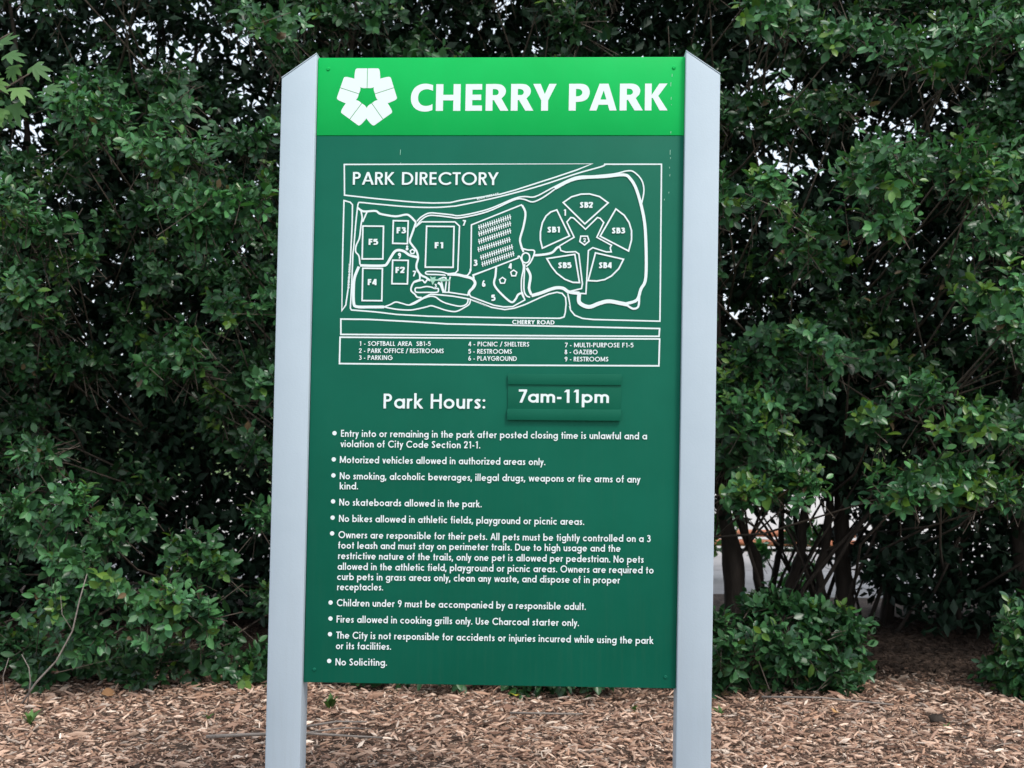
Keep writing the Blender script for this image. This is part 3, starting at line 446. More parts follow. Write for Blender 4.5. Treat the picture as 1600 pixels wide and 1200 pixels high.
M_post = noisy('pale_grey_post_paint', (0.47, 0.555, 0.635), (0.51, 0.595, 0.675), 3.0, 0.45, 0.05, 8, bscale=200)

def grime(m, z0, z1, c, amt):
    '''splash and dust that gathers low on the posts, plus faint vertical run marks'''
    b = m.node_tree.nodes["Principled BSDF"]
    src = b.inputs["Base Color"].links[0].from_socket
    tc = N(m, "ShaderNodeTexCoord"); sep = N(m, "ShaderNodeSeparateXYZ"); LK(m, tc.outputs["Object"], sep.inputs[0])
    mr = N(m, "ShaderNodeMapRange"); mr.inputs[1].default_value = z0; mr.inputs[2].default_value = z1; mr.inputs[3].default_value = 1; mr.inputs[4].default_value = 0.25
    LK(m, sep.outputs["Z"], mr.inputs[0])
    mp = N(m, "ShaderNodeMapping"); mp.inputs["Scale"].default_value = (9, 9, .5); LK(m, tc.outputs["Object"], mp.inputs[0])
    n1 = N(m, "ShaderNodeTexNoise", Scale=6.0, Detail=8.0, Roughness=.7); LK(m, mp.outputs[0], n1.inputs["Vector"])
    rp = N(m, "ShaderNodeValToRGB"); rp.color_ramp.elements[0].position = .48; rp.color_ramp.elements[1].position = .8
    LK(m, n1.outputs["Fac"], rp.inputs[0])
    mu = N(m, "ShaderNodeMath", operation='MULTIPLY'); LK(m, mr.outputs[0], mu.inputs[0]); LK(m, rp.outputs[0], mu.inputs[1])
    m2 = N(m, "ShaderNodeMath", operation='MULTIPLY'); m2.inputs[1].default_value = amt; LK(m, mu.outputs[0], m2.inputs[0])
    mx = N(m, "ShaderNodeMixRGB"); mx.inputs[2].default_value = (*c, 1); LK(m, m2.outputs[0], mx.inputs[0]); LK(m, src, mx.inputs[1])
    LK(m, mx.outputs[0], b.inputs["Base Color"])
grime(M_post, 0.2, 1.1, (.34, .36, .35), .22)
grime(M_green, 0.6, 1.6, (.05, .14, .095), .22)
grime(M_bright, 0.6, 1.6, (.06, .36, .12), .3)

# ------------------------------------------------------------ ground and far setting
def grid(name, x0, x1, y0, y1, nx, ny, zf, m):
    xs = np.linspace(x0, x1, nx); ys = np.linspace(y0, y1, ny)
    XX, YY = np.meshgrid(xs, ys); ZZ = zf(XX, YY)
    v = np.stack([XX.ravel(), YY.ravel(), ZZ.ravel()], 1)
    i = (np.arange(ny - 1)[:, None] * nx + np.arange(nx - 1)[None]).ravel()
    f = np.stack([i, i + 1, i + nx + 1, i + nx], 1).ravel()
    return mesh_np(name, v, f, np.full(len(i), 4), m, smooth=True)

def bed_z(x, y):
    return (0.018 * np.sin(1.7 * x + 0.6) * np.sin(1.3 * y + 1.1) + 0.01 * np.sin(5.1 * x - 1.2 * y) * np.sin(4.3 * y + x) +
            0.006 * np.sin(11 * x + 3 * y) * np.sin(13 * y - 2 * x)) + 0.015

g = grid('lawn', -400, 400, -60, 700, 3, 3, lambda x, y: x * 0 - 0.09, M_lawn); g["kind"] = "structure"
g = grid('mulch_bed', -7, 7, -6, 6.0, 240, 200, bed_z, M_soil); g["kind"] = "structure"
g = grid('gravel_lot', -30, 30, 10.1, 22, 3, 3, lambda x, y: x * 0 - 0.05, M_gravel); g["kind"] = "structure"
path = mesh_py('path', box_v(-12, 12, 6.15, 9.5, -0.2, -0.06), BOXF, M_gravel); path["kind"] = "structure"
for i in range(-8, 8):
    for j in range(2):
        s = mesh_py('paving_slab', box_v(i * 1.5 + .006, i * 1.5 + 1.494, 6.16 + j * 1.66, 6.16 + j * 1.66 + 1.645, -0.065, -0.02 + 0.004 * ((i * 7 + j * 3) % 3)), BOXF, M_conc, path, bevel=0.006)

rail = thing('low_rail', 'low double terracotta rail beside the pale path, glimpsed between the dark trunks', 'rail', (0, 9.7, 0))
for zz in (0.06, 0.17):
    v, f = tube([(.6, 0, zz), (1.6, 0, zz), (2.6, 0, zz), (3.7, 0, zz)], [0.042] * 4, 10)
    mesh_py('rail_bar', v, f, M_terra, rail, smooth=True)
for k in (.35, 1.0, 1.6):
    mesh_py('rail_post', box_v(k * 2.2 - .03, k * 2.2 + .03, .045, .1, -.09, .23), BOXF, M_conc, rail)

def leaf_cloud(n, cx, cy, cz, rx, ry, rz, size, c_lo, c_hi):
    d = rng.normal(size=(n, 3)); d /= np.linalg.norm(d, axis=1)[:, None]
    r = rng.random(n) ** .4
    p = d * r[:, None] * [rx, ry, rz] + [cx, cy, cz]
    a = rng.normal(size=(n, 3)); b = rng.normal(size=(n, 3))
    a /= np.linalg.norm(a, axis=1)[:, None]; b = np.cross(a, b); b /= np.linalg.norm(b, axis=1)[:, None]
    s = size * rng.uniform(.6, 1.3, n)[:, None]
    v = np.stack([p - a * s, p + b * s * .5, p + a * s, p - b * s * .5], 1).reshape(-1, 3)
    t = rng.random(n)[:, None]; return v, c_lo + (np.array(c_hi) - c_lo) * t

vs, ts = [], []
for k in range(26):
    x = -62 + k * 5 + rng.uniform(-1.5, 1.5); y = rng.uniform(52, 66); hgt = rng.uniform(4.5, 7)
    v, t = leaf_cloud(900, x, y, hgt * .55, 3.4, 2.5, hgt * .55, 0.45, np.array([.05, .1, .03]), (.1, .17, .05))
    vs.append(v); ts.append(t)
v = np.concatenate(vs); n = len(v) // 4
o = mesh_np('distant_trees', v, np.arange(4 * n), np.full(n, 4), M_dull, np.concatenate(ts)); o["kind"] = "stuff"
tag(o, 'pale green mass of far trees across the open ground', 'trees')

# ------------------------------------------------------------ leaves
def norm(a): return a / np.maximum(1e-9, np.linalg.norm(a, axis=-1, keepdims=True))

# unit leaf: x across, y along, z normal
LEAF = np.array([(0, 0, 0), (.24, .17, .025), (-.24, .17, .025), (.44, .44, .02), (-.44, .44, .02), (.40, .70, -.02), (-.40, .70, -.02),
                 (.17, .91, -.08), (-.17, .91, -.08), (0, 1, -.13), (0, .44, -.06), (0, .78, -.08)], np.float32)
LEAF_F = [(0, 1, 3, 10), (10, 4, 2, 0), (10, 3, 5, 11), (11, 6, 4, 10), (11, 5, 7, 9), (9, 8, 6, 11)]
LF_IDX = np.array([i for f in LEAF_F for i in f]); LF_SZ = np.array([len(f) for f in LEAF_F])

def leaf_mesh(name, pos, d, nrm, L, W, tint, m, parent, kind='stuff', shape=LEAF, idx=LF_IDX, sz=LF_SZ):
    n = len(pos); d = norm(d); s = norm(np.cross(d, nrm)); nn = np.cross(s, d)
    k = len(shape)
    curl = rng.uniform(0.5, 2.2, n)[:, None, None]
    v = (pos[:, None] + d[:, None] * (shape[None, :, 1:2] * L[:, None, None]) + s[:, None] * (shape[None, :, 0:1] * W[:, None, None])
         + nn[:, None] * (shape[None, :, 2:3] * L[:, None, None] * curl)).reshape(-1, 3)
    f = (idx[None] + (np.arange(n) * k)[:, None]).ravel()
    o = mesh_np(name, v, f, np.tile(sz, n), m, np.repeat(tint, len(sz), 0), parent)
    if kind: o["kind"] = kind
    return o

LEAF_VARIANTS = []
def leaf_variant(tint):
    """shared meshes for single leaves, by quantised tint"""
    key = (round(math.log(max(1e-3, float(tint.sum()))) * 3.5), round(float(tint[0] / tint[1]) * 5))
    for k, me in LEAF_VARIANTS:
        if k == key: return me
    o = mesh_np('leaf', LEAF * [1, 1, 1.5], LF_IDX, LF_SZ, M_leaf, np.tile(tint, (len(LF_SZ), 1)))
    me = o.data; bpy.data.objects.remove(o)
    LEAF_VARIANTS.append((key, me)); return me

def ellipse_hit(lst, x, z, grow=1.0):
    r = np.zeros(np.shape(x))
    for cx, cz, rx, rz in lst:
        q = ((x - cx) / (rx * grow)) ** 2 + ((z - cz) / (rz * grow)) ** 2
        r = np.maximum(r, np.clip(1.35 - q, 0, 1))
    return r

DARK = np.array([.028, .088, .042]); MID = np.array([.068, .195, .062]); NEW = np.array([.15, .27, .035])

def clump_leaves(C, Rr, out_dir, n_sh, bright, fresh, size=1.0, flat=0.75):
    """C centre (k,3), Rr radius (k,), out_dir (k,3): returns leaf arrays and shoot segments"""
    idx = np.repeat(np.arange(len(C)), n_sh)
    n = len(idx)
    d = norm(norm(rng.normal(size=(n, 3))) * 0.95 + out_dir[idx] * 0.95 + np.array([0, 0, .12]))
    rad = Rr[idx] * rng.uniform(.55, 1.12, n)
    tip = C[idx] + d * rad[:, None] * [1.1, .8, flat]
    slen = rng.uniform(.11, .22, n) * size
    # shoots bend upwards towards the light
    sd = norm(d + rng.normal(size=(n, 3)) * .35 + [0, -.1, .15])
    base = tip - sd * slen[:, None]
    nl = rng.integers(6, 12, n)
    li = np.repeat(np.arange(n), nl)
    start = np.concatenate([[0], np.cumsum(nl)[:-1]])
    j = np.arange(len(li)) - start[li]
    t = (j + rng.uniform(-.2, .2, len(li))) / nl[li]
    ang = j * 2.399 + (rng.random(n) * 6.28)[li] + rng.uniform(-.3, .3, len(li))
    a = norm(np.cross(sd, rng.normal(size=(n, 3)))); b = np.cross(sd, a)
    perp = a[li] * np.cos(ang)[:, None] + b[li] * np.sin(ang)[:, None]
    open_ = np.radians(75 - 45 * t + rng.uniform(-12, 12, len(li)))[:, None]
    ld = sd[li] * np.cos(open_) + perp * np.sin(open_) + [0, 0, -.12]
    ln = sd[li] * np.sin(open_) - perp * np.cos(open_) + [0, 0, .25]
    pos = base[li] + sd[li] * (slen[li] * np.clip(t, 0, 1))[:, None]
    L = rng.uniform(.047, .090, len(li)) * size * (1.08 - .35 * t)
    W = L * rng.uniform(.50, .68, len(li))
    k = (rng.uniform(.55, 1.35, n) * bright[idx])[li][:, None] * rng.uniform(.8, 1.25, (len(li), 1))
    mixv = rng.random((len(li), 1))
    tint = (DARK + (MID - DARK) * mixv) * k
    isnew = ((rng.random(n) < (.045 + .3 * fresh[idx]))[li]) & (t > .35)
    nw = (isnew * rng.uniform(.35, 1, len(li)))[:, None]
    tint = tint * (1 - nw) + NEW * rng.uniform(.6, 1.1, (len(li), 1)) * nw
    dead = rng.random(len(li)) < .003
    tint[dead] = [.16, .11, .06]
    return dict(pos=pos, d=ld, n=ln, L=L, W=W, tint=tint, cl=idx[li]), base, tip

def prism_mesh(name, A, B, r0, r1, m, parent):
    n = len(A); t = norm(B - A); a = norm(np.cross(t, [0.31, .2, .93])); b = np.cross(t, a)
    V = []
    for P, r in ((A, r0), (B, r1)):
        for k in range(3):
            an = 2.0944 * k
            V.append(P + (a * math.cos(an) + b * math.sin(an)) * r)
    v = np.stack(V, 1).reshape(-1, 3)
    fi = np.array([0, 1, 4, 3, 1, 2, 5, 4, 2, 0, 3, 5])
    f = (fi[None] + (np.arange(n) * 6)[:, None]).ravel()
    o = mesh_np(name, v, f, np.full(3 * n, 4), m, None, parent); o["kind"] = "stuff"
    return o

CAMV = np.array(CAM_LOC); CR = np.array(CAM_ROWS)
def in_view(p, margin=0.0):
    q = (p - CAMV) @ CR
    u = q[:, 0] / -q[:, 2] * 1800 / 800; v = q[:, 1] / -q[:, 2] * 1800 / 600
    return (np.abs(u) < 1 + margin) & (np.abs(v) < 1 + margin), -q[:, 2], u, v

SHRUBS = [
 (-4.1, 'tall evergreen shrub at the far left edge, thinner with sky showing through its top'),
 (-2.75, 'tall evergreen shrub above the curved bare twig, with sky specks and a dark hollow'),
 (-1.35, 'dense evergreen shrub crowding against the left sign post'),
 (0.1, 'dark evergreen shrub hidden mostly behind the green sign board'),
 (1.35, 'evergreen shrub against the right sign post, bare crooked trunks below its leaves'),
 (2.55, 'broad evergreen shrub at right with light leafy shelf over a black hollow'),
 (3.9, 'evergreen shrub at the right edge with bright yellow green shoot tips'),
]
SX = np.array([s[0] for s in SHRUBS])
shrubs = [thing('evergreen_shrub', lab, 'shrub', (x, 4.5, 0.02), 'evergreen shrubs forming the hedge behind the sign') for x, lab in SHRUBS]

# --- front clumps: jittered grid over the hedge face
cx, cz = [], []
z = 0.12
while z < 5.6:
    x = -5.2
    stp = .255 if z < 4.3 else .42
    while x < 5.2:
        if abs(x) < 3.7 or rng.random() < .5:
            cx.append(x + rng.uniform(-.13, .13)); cz.append(z + rng.uniform(-.12, .12))
        x += stp
    z += stp * .92
cx = np.array(cx); cz = np.array(cz)
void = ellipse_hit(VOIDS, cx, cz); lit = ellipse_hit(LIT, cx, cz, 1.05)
lump = .5 + .25 * np.sin(cx * 2.3 + 1.3 * cz) + .25 * np.sin(3.1 * cz - 1.7 * cx + 2)
behind = (np.abs(cx) < .62) & (cz > .6) & (cz < 2.9)
keep = rng.random(len(cx)) > (void * .93 * (1 - lit)) + .2 * (lit < .1) + .5 * behind
gap_low = (cx > .7) & (cz < np.where(cx < 2.0, 1.04, .9)) | (cz < .1)
keep &= ~gap_low
cx, cz, void, lit, lump = (a[keep] for a in (cx, cz, void, lit, lump))
cy = 3.0 - .78 * lit + .45 * (1 - lump) + 1.2 * void * (1 - lit) + rng.uniform(-.1, .14, len(cx)) + .25 * np.clip((cz - 3.6), 0, 2) * .4
cy = np.maximum(cy, 2.28)
# hem of the hedge tucks back towards the ground
cy = cy - (cx < .7) * .55 * np.clip(1.0 - cz, 0, .85)
cy = np.maximum(cy, 2.2)
CF = np.stack([cx, cy, cz], 1)
hx = np.arange(-4.8, .75, .2) + rng.uniform(-.07, .07, 28)[:len(np.arange(-4.8, .75, .2))]   # skirt of low shoots along the foot
hx = hx[rng.random(len(hx)) < .85]
CF = np.concatenate([CF, np.stack([hx, rng.uniform(2.36, 2.58, len(hx)), rng.uniform(.10, .19, len(hx))], 1)])
cx = CF[:, 0]; cz = CF[:, 2]; lit = np.concatenate([lit, np.full(len(hx), .1)])
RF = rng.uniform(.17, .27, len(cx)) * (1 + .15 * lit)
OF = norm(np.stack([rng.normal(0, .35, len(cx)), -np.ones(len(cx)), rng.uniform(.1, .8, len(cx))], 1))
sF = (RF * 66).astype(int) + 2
brF = .62 + .55 * lit * rng.uniform(.7, 1.2, len(cx)) + rng.uniform(-.12, .12, len(cx))  # lit clumps lighter, unlit ones darker: light and shade painted into leaf colour
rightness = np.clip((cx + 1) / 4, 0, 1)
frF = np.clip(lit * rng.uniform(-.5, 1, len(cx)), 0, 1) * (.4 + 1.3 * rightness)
# --- second layer, deeper and looser
m2 = 420
x2 = rng.uniform(-5.1, 5.1, m2); z2 = rng.uniform(.9, 5.4, m2)
h2 = ellipse_hit(HOLES, x2 * 2.9 / 3.6, z2); k2 = (rng.random(m2) > h2 * 1.0) & ~((x2 > .6) & (x2 < 2.4) & (z2 < 1.25))
x2, z2 = x2[k2], z2[k2]
C2 = np.stack([x2, rng.uniform(3.8, 4.5, len(x2)), z2], 1)
R2 = rng.uniform(.2, .34, len(x2)); O2 = norm(np.stack([rng.normal(0, .5, len(x2)), -.7 * np.ones(len(x2)), rng.uniform(-.2, .8, len(x2))], 1))
s2 = (R2 * 46).astype(int)
CC = np.concatenate([CF, C2]); RR = np.concatenate([RF, R2]); OO = np.concatenate([OF, O2]); SS = np.concatenate([sF, s2])
BR = np.concatenate([brF, np.full(len(x2), .55)]); FR = np.concatenate([frF, np.zeros(len(x2))])  # deeper clumps get a darker leaf tint as painted shade
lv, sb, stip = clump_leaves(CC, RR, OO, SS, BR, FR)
lv['pos'][:, 2] = np.maximum(lv['pos'][:, 2], .035)
cl_owner = np.argmin(np.abs(CC[:, 0][:, None] + rng.normal(0, .15, (len(CC), 1)) - SX[None]), 1)
shoot_owner = cl_owner[np.repeat(np.arange(len(CC)), SS)]
leaf_owner = cl_owner[lv['cl']]

# --- deep filler leaves behind, sparse where sky shows
def filler(n, x0, x1, y0, y1, z0, z1):
    p = np.stack([rng.uniform(x0, x1, n), rng.uniform(y0, y1, n), rng.uniform(z0, z1, n)], 1)
    t = (p - CAMV); t = CAMV + t * ((5.0 + 3.789) / t[:, 1:2])       # where the hole pattern (a depth of 5 m) is crossed
    h = ellipse_hit(HOLES, t[:, 0], t[:, 2])
    low = (p[:, 0] > .55) & (p[:, 0] < 2.5 + .2 * np.sin(9 * p[:, 2])) & (p[:, 2] < .96 + .12 * np.sin(7 * p[:, 0]) + .1 * np.sin(17 * p[:, 0]))
    lowl = (p[:, 0] < .5) & (p[:, 2] < .18)
    hole_noise = .5 + .5 * np.sin(p[:, 0] * 19 + 3 * np.sin(p[:, 2] * 11)) * np.sin(p[:, 2] * 23 + 2 * np.sin(p[:, 0] * 13))
    k = (rng.random(n) > h ** .7 * (.42 + .56 * hole_noise)) & ~low
    return p[k]
pf = filler(235000, -6, 6, 3.9, 5.6, .1, 6.0)
nf = len(pf)
fill_owner = np.argmin(np.abs(pf[:, 0][:, None] + rng.normal(0, .2, (nf, 1)) - SX[None]), 1)

SINGLE = 300
for si, root in enumerate(shrubs):
    base_loc = np.array(root.location)
    sel = np.where(leaf_owner == si)[0]
    p = lv['pos'][sel]
    inv, dep, u, v = in_view(p, -.01)
    front = (p[:, 1] < 3.25) & inv
    hidden = (p[:, 0] > -.75) & (p[:, 0] < .72) & (p[:, 2] > .45) & (p[:, 2] < 2.75)
    score = np.where(front & ~hidden, lv['L'][sel] / dep * (1 + .5 * (dep < 6.6)) * rng.uniform(.75, 1.25, len(sel)), 0)
    order = np.argsort(-score)[:SINGLE]; order = order[score[order] > 0]
    single = np.zeros(len(sel), bool); single[order] = True
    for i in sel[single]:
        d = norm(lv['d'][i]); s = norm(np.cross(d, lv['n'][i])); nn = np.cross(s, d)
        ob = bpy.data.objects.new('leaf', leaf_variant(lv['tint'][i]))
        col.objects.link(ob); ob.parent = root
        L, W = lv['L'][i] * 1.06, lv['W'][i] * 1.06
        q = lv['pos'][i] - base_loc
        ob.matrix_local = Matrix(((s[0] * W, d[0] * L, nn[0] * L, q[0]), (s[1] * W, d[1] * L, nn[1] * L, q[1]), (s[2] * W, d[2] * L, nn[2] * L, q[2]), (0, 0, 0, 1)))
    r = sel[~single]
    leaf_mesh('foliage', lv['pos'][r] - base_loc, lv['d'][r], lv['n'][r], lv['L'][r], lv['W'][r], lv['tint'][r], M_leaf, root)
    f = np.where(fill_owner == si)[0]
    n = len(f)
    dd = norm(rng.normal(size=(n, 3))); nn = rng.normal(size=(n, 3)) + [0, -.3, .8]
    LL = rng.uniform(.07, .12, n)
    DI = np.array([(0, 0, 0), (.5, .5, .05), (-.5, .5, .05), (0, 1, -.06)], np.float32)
    leaf_mesh('inner_foliage', pf[f] - base_loc, dd, nn, LL, LL * .5, (DARK * .42) * rng.uniform(.5, 1.2, (n, 1)), M_dull, root,  # interior leaves darkened, so their colour carries the shade of the hollows
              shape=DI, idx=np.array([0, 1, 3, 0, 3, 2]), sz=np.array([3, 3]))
    if si == 0: print('leaf tris', len(leaf_owner) * 12, 'filler', nf * 2)
    sh = np.where(shoot_owner == si)[0]
    prism_mesh('twigs', sb[sh] - base_loc - (stip[sh] - sb[sh]) * .8, stip[sh] - base_loc, .0028, .0012, M_twig, root)

# trunks: traced ones at right, generic multi-stem ones elsewhere
def trunk_obj(pts, root):
    b = Vector(root.location)
    P = [Vector(q[:3]) for q in pts]; R_ = [q[3] for q in pts]
    P2, R2_ = [], []
    for i in range(len(P) - 1):
        for k in range(3):
            t = k / 3
            P2.append(P[i].lerp(P[i + 1], t) + Vector((random.uniform(-1, 1), random.uniform(-1, 1), 0)) * R_[i] * .12); R2_.append(R_[i] * (1 - t) + R_[i + 1] * t)
    P2.append(P[-1]); R2_.append(R_[-1])
    v, f = tube([tuple(q - b) for q in P2], R2_, 9, .07)
    return mesh_py('trunk', v, f, M_bark, root, smooth=True)
for t in TRUNKS:
    si = int(np.argmin(np.abs(SX - t[0][0])))
    pts = [(t[0][0], t[0][1], -.05, t[0][3] * 1.25)] + list(t)[1:]
    top = t[-1]; pts.append((top[0] + random.uniform(-.2, .2), top[1] - .3, min(5.2, top[2] + 1.6), top[3] * .4))
    trunk_obj(pts, shrubs[si])
for k in range(26):                                  # slim side stems fanning out of the bases right of the sign
    bx = random.choice((1.72, 1.82, 1.9, 2.15, 2.25, 2.45, 2.6, 3.0)) + random.uniform(-.05, .05); by = random.uniform(4.2, 5.1)
    lean = random.uniform(-.45, .55); r_ = random.uniform(.008, .02)
    si = int(np.argmin(np.abs(SX - bx)))
    pts = [(bx, by, -.03, r_ * 1.3)]
    for q in range(1, 6):
        z_ = q * random.uniform(.3, .36); pts.append((bx + lean * z_ * (1 + .15 * q) + random.uniform(-.03, .03), by - .06 * q, z_, r_ * (1 - .14 * q)))
    trunk_obj(pts, shrubs[si])
for si, (x, _) in enumerate(SHRUBS):
    if .9 < x < 3: continue
    for k in range(4):
        a = x + (k - 1.5) * .28 + random.uniform(-.08, .08); y = random.uniform(4.1, 4.9); r = random.uniform(.03, .055)
        pts = [(a, y, -.05, r * 1.3)]
        for q in range(1, 6):
            a += random.uniform(-.14, .14); pts.append((a, y + random.uniform(-.15, .1), q * .9, r * (1 - q * .15)))
        trunk_obj(pts, shrubs[si])
# branches from the stems to the clumps
for si, root in enumerate(shrubs):
    parts = []; b = np.array(root.location)
    for ci in np.where(cl_owner == si)[0]:
        if rng.random() < .45: continue
        c = CC[ci]; s = np.array([SX[si] + rng.uniform(-.45, .45), 4.4 + rng.uniform(-.3, .3), max(.3, c[2] - rng.uniform(.4, 1.0))])
        m = (s + c) / 2 + [rng.uniform(-.1, .1), 0, rng.uniform(-.15, .05)]
        parts.append(tube([tuple(s - b), tuple(m - b), tuple(c - b)], [.011, .007, .003], 4))
    v, f = join_py(parts)
    o = mesh_py('branches', v, f, M_twig, root); o["kind"] = "stuff"

# ------------------------------------------------------------ low bushes in front, and a light sapling beyond
def bush(name, label, cat, cx_, cy_, cz_, rx, ry, rz, n, size, bright, fresh, group=None, singles=300):
    root = thing(name, label, cat, (cx_, cy_, 0), group)
    d = norm(rng.normal(size=(n, 3))); d[:, 1] = -np.abs(d[:, 1]) * np.where(rng.random(n) < .8, 1, -1)
    C = np.stack([cx_ + d[:, 0] * rx * .7, cy_ + d[:, 1] * ry * .7, np.maximum(.1, cz_ + d[:, 2] * rz * .75)], 1)
    R_ = rng.uniform(.10, .19, n) * size
    C += rng.normal(0, .05, C.shape); C[:, 2] = np.maximum(C[:, 2], .09)
    O_ = norm(d + [0, -.2, .3])
    q, b0, t0 = clump_leaves(C, R_, O_, rng.integers(8, 16, n), np.full(n, bright) * rng.uniform(.8, 1.2, n), np.full(n, fresh), size)
    base = np.array([cx_, cy_, 0]); ok = q['pos'][:, 2] > .02
    for kk in q: q[kk] = q[kk][ok]
    inv, dep, u, v = in_view(q['pos'], -.01)
    sc_ = np.where(inv & (q['pos'][:, 1] < cy_), q['L'] / dep * rng.uniform(.7, 1.3, len(dep)), 0)
    od = np.argsort(-sc_)[:singles]; od = od[sc_[od] > 0]
    single = np.zeros(len(dep), bool); single[od] = True
    for i in np.where(single)[0]:
        dd = norm(q['d'][i]); s = norm(np.cross(dd, q['n'][i])); nn = np.cross(s, dd)
        ob = bpy.data.objects.new('leaf', leaf_variant(q['tint'][i])); col.objects.link(ob); ob.parent = root
        L, W = q['L'][i], q['W'][i]; pp = q['pos'][i] - base
        ob.matrix_local = Matrix(((s[0] * W, dd[0] * L, nn[0] * L, pp[0]), (s[1] * W, dd[1] * L, nn[1] * L, pp[1]), (s[2] * W, dd[2] * L, nn[2] * L, pp[2]), (0, 0, 0, 1)))
    r = ~single
    leaf_mesh('foliage', q['pos'][r] - base, q['d'][r], q['n'][r], q['L'][r], q['W'][r], q['tint'][r], M_leaf, root)
    prism_mesh('twigs', b0 - base - (t0 - b0) * .6, t0 - base, .0028, .0012, M_twig, root)
    for k in range(5):
        e = C[rng.integers(n)]
        vv, ff = tube([(rng.uniform(-.1, .1), .1, 0), ((e[0] - cx_) * .5, .05, e[2] * .6), (e[0] - cx_, e[1] - cy_, e[2])], [.012, .009, .004], 5)
        mesh_py('stem', vv, ff, M_twig, root)
    return root
bush('low_bush', 'low dark green bush at the foot of the right sign post', 'bush', 1.40, 2.70, .22, .62, .34, .29, 54, 1.02, .8, .08, 'low bushes at the foot of the hedge')
bush('low_bush', 'low bush cut by the right edge of the photo, beside the dark hollow', 'bush', 2.98, 2.60, .22, .42, .32, .36, 36, 1.0, .85, .1, 'low bushes at the foot of the hedge')
bush('sapling', 'light green sapling beyond the trunks, in front of the pale path', 'sapling', 2.15, 6.0, .35, .28, .2, .32, 7, 1.1, 2.2, .9, None, 60)
bush('sapling', 'light green sapling seen between the two thinnest trunks near the rail', 'sapling', 1.55, 7.2, .5, .3, .2, .3, 5, 1.2, 2.2, .9, None, 40)

# ------------------------------------------------------------ maple branch reaching in from the left
maple = thing('maple_tree', 'pale green maple branch with lobed leaves reaching in at the upper left edge', 'tree', (-2.75, .7, 0))
def lobed():
    tips = [(-78, .62), (-38, .86), (0, 1.0), (38, .86), (78, .62)]
    pts = [(0, 0)]
    for i, (a, r) in enumerate(tips):
        for da, rr in ((-17, .56), (-13, .72), (-11, .68), (-7.5, .86), (-6, .83), (0, 1.0), (6, .83), (7.5, .86), (11, .68), (13, .72), (17, .56)):
            an = math.radians(a + da * .95); q = r * rr
            pts.append((math.sin(an) * q, math.cos(an) * q))
    V = [(0, .05, 0)] + [(x * .75, y + .05, .04 * abs(x) * math.sin(y * 5) - .13 * (x * x + y * y)) for x, y in pts[1:]]
    F = [(0, i + 1, i) for i in range(1, len(V) - 1)]
    return V, F
LV, LFc = lobed()
mv = []
for c in ((.08, .18, .06), (.11, .23, .07), (.15, .28, .09)):
    o = mesh_py('lobed_leaf', LV, LFc, M_maple, tint=np.tile(c, (len(LFc), 1))); mv.append(o.data); bpy.data.objects.remove(o)
parts = tube([(0, 0, -.05), (.02, 0, 1.2), (-.03, .02, 2.4), (.0, 0, 3.6), (.02, .03, 4.6)], [.06, .05, .04, .03, .012], 10, .04)
mesh_py('trunk', *parts, M_bark, maple, smooth=True)
for z0, ex, ez in ((2.1, .90, 2.82), (2.3, .82, 2.98), (2.0, .8, 2.62), (3.0, -.9, 3.6), (3.2, .4, 4.2)):
    mesh_py('branch', *tube([(0, 0, z0), (ex * .5, -.05, (z0 + ez) / 2 + .12), (ex, -.1, ez)], [.018, .010, .003], 6), M_twig, maple, smooth=True)
mleaf = [(-1.80, 2.90, 135, .12), (-1.77, 2.82, 100, .12), (-1.84, 2.80, 150, .13), (-1.86, 2.74, 165, .13), (-1.88, 2.93, 120, .12), (-1.92, 2.86, 190, .12), (-1.93, 2.98, 60, .11),
         (-1.90, 2.72, 200, .13), (-1.98, 2.78, 140, .13), (-2.0, 2.95, 80, .12), (-1.97, 2.66, 150, .12), (-1.95, 2.62, 110, .1), (-2.05, 2.86, 230, .12), (-2.1, 2.7, 180, .12)]
for k in range(40):
    if k < 14: mleaf.append((-1.86 - random.random() * .3, 2.64 + random.random() * .34, random.uniform(60, 230), random.uniform(.08, .12)))
    mleaf.append((-2.2 - random.random() * 1.3, 2.3 + random.random() * 2.2, random.uniform(0, 360), .12))
for x, zz, a, L in mleaf:
    x -= .06; zz -= .03; L *= .8
    d = Vector((math.sin(math.radians(a)), random.uniform(-.5, .2), math.cos(math.radians(a)) * .8)).normalized()
    nrm = Vector((random.uniform(-.4, .4), -.75, .6)).normalized()
    s = d.cross(nrm).normalized(); nn = s.cross(d)
    ob = bpy.data.objects.new('lobed_leaf', random.choice(mv)); col.objects.link(ob); ob.parent = maple
    q = Vector((x, .6 + random.uniform(-.08, .1), zz)) - maple.location
    ob.matrix_local = Matrix(((s.x * L, d.x * L, nn.x * L, q.x), (s.y * L, d.y * L, nn.y * L, q.y), (s.z * L, d.z * L, nn.z * L, q.z), (0, 0, 0, 1)))

# ------------------------------------------------------------ wood chips
n = 150000
y = rng.uniform(0, 1, n) ** .8 * 4.6 + .45
x = rng.uniform(-1, 1, n) * (1.6 + .58 * (y + 1.2))
extra = 9000
x = np.concatenate([x, rng.uniform(-5.5, 5.5, extra)]); y = np.concatenate([y, rng.uniform(-4.5, .6, extra)])
n = len(x)
yaw = rng.uniform(0, 6.283, n); pit = rng.normal(0, .22, n); rol = rng.normal(0, .5, n)
d = np.stack([np.cos(yaw) * np.cos(pit), np.sin(yaw) * np.cos(pit), np.sin(pit)], 1)
up = np.stack([rng.normal(0, .5, n), rng.normal(0, .5, n), np.ones(n)], 1)
big = rng.random(n)
L = .010 + .058 * rng.random(n) ** 2.4 + .06 * (big > .985)
W = L * rng.uniform(.07, .27, n)
W = np.clip(W, .0025, .0095)
zc = bed_z(x, y) + rng.random(n) ** 1.5 * .022 + .001
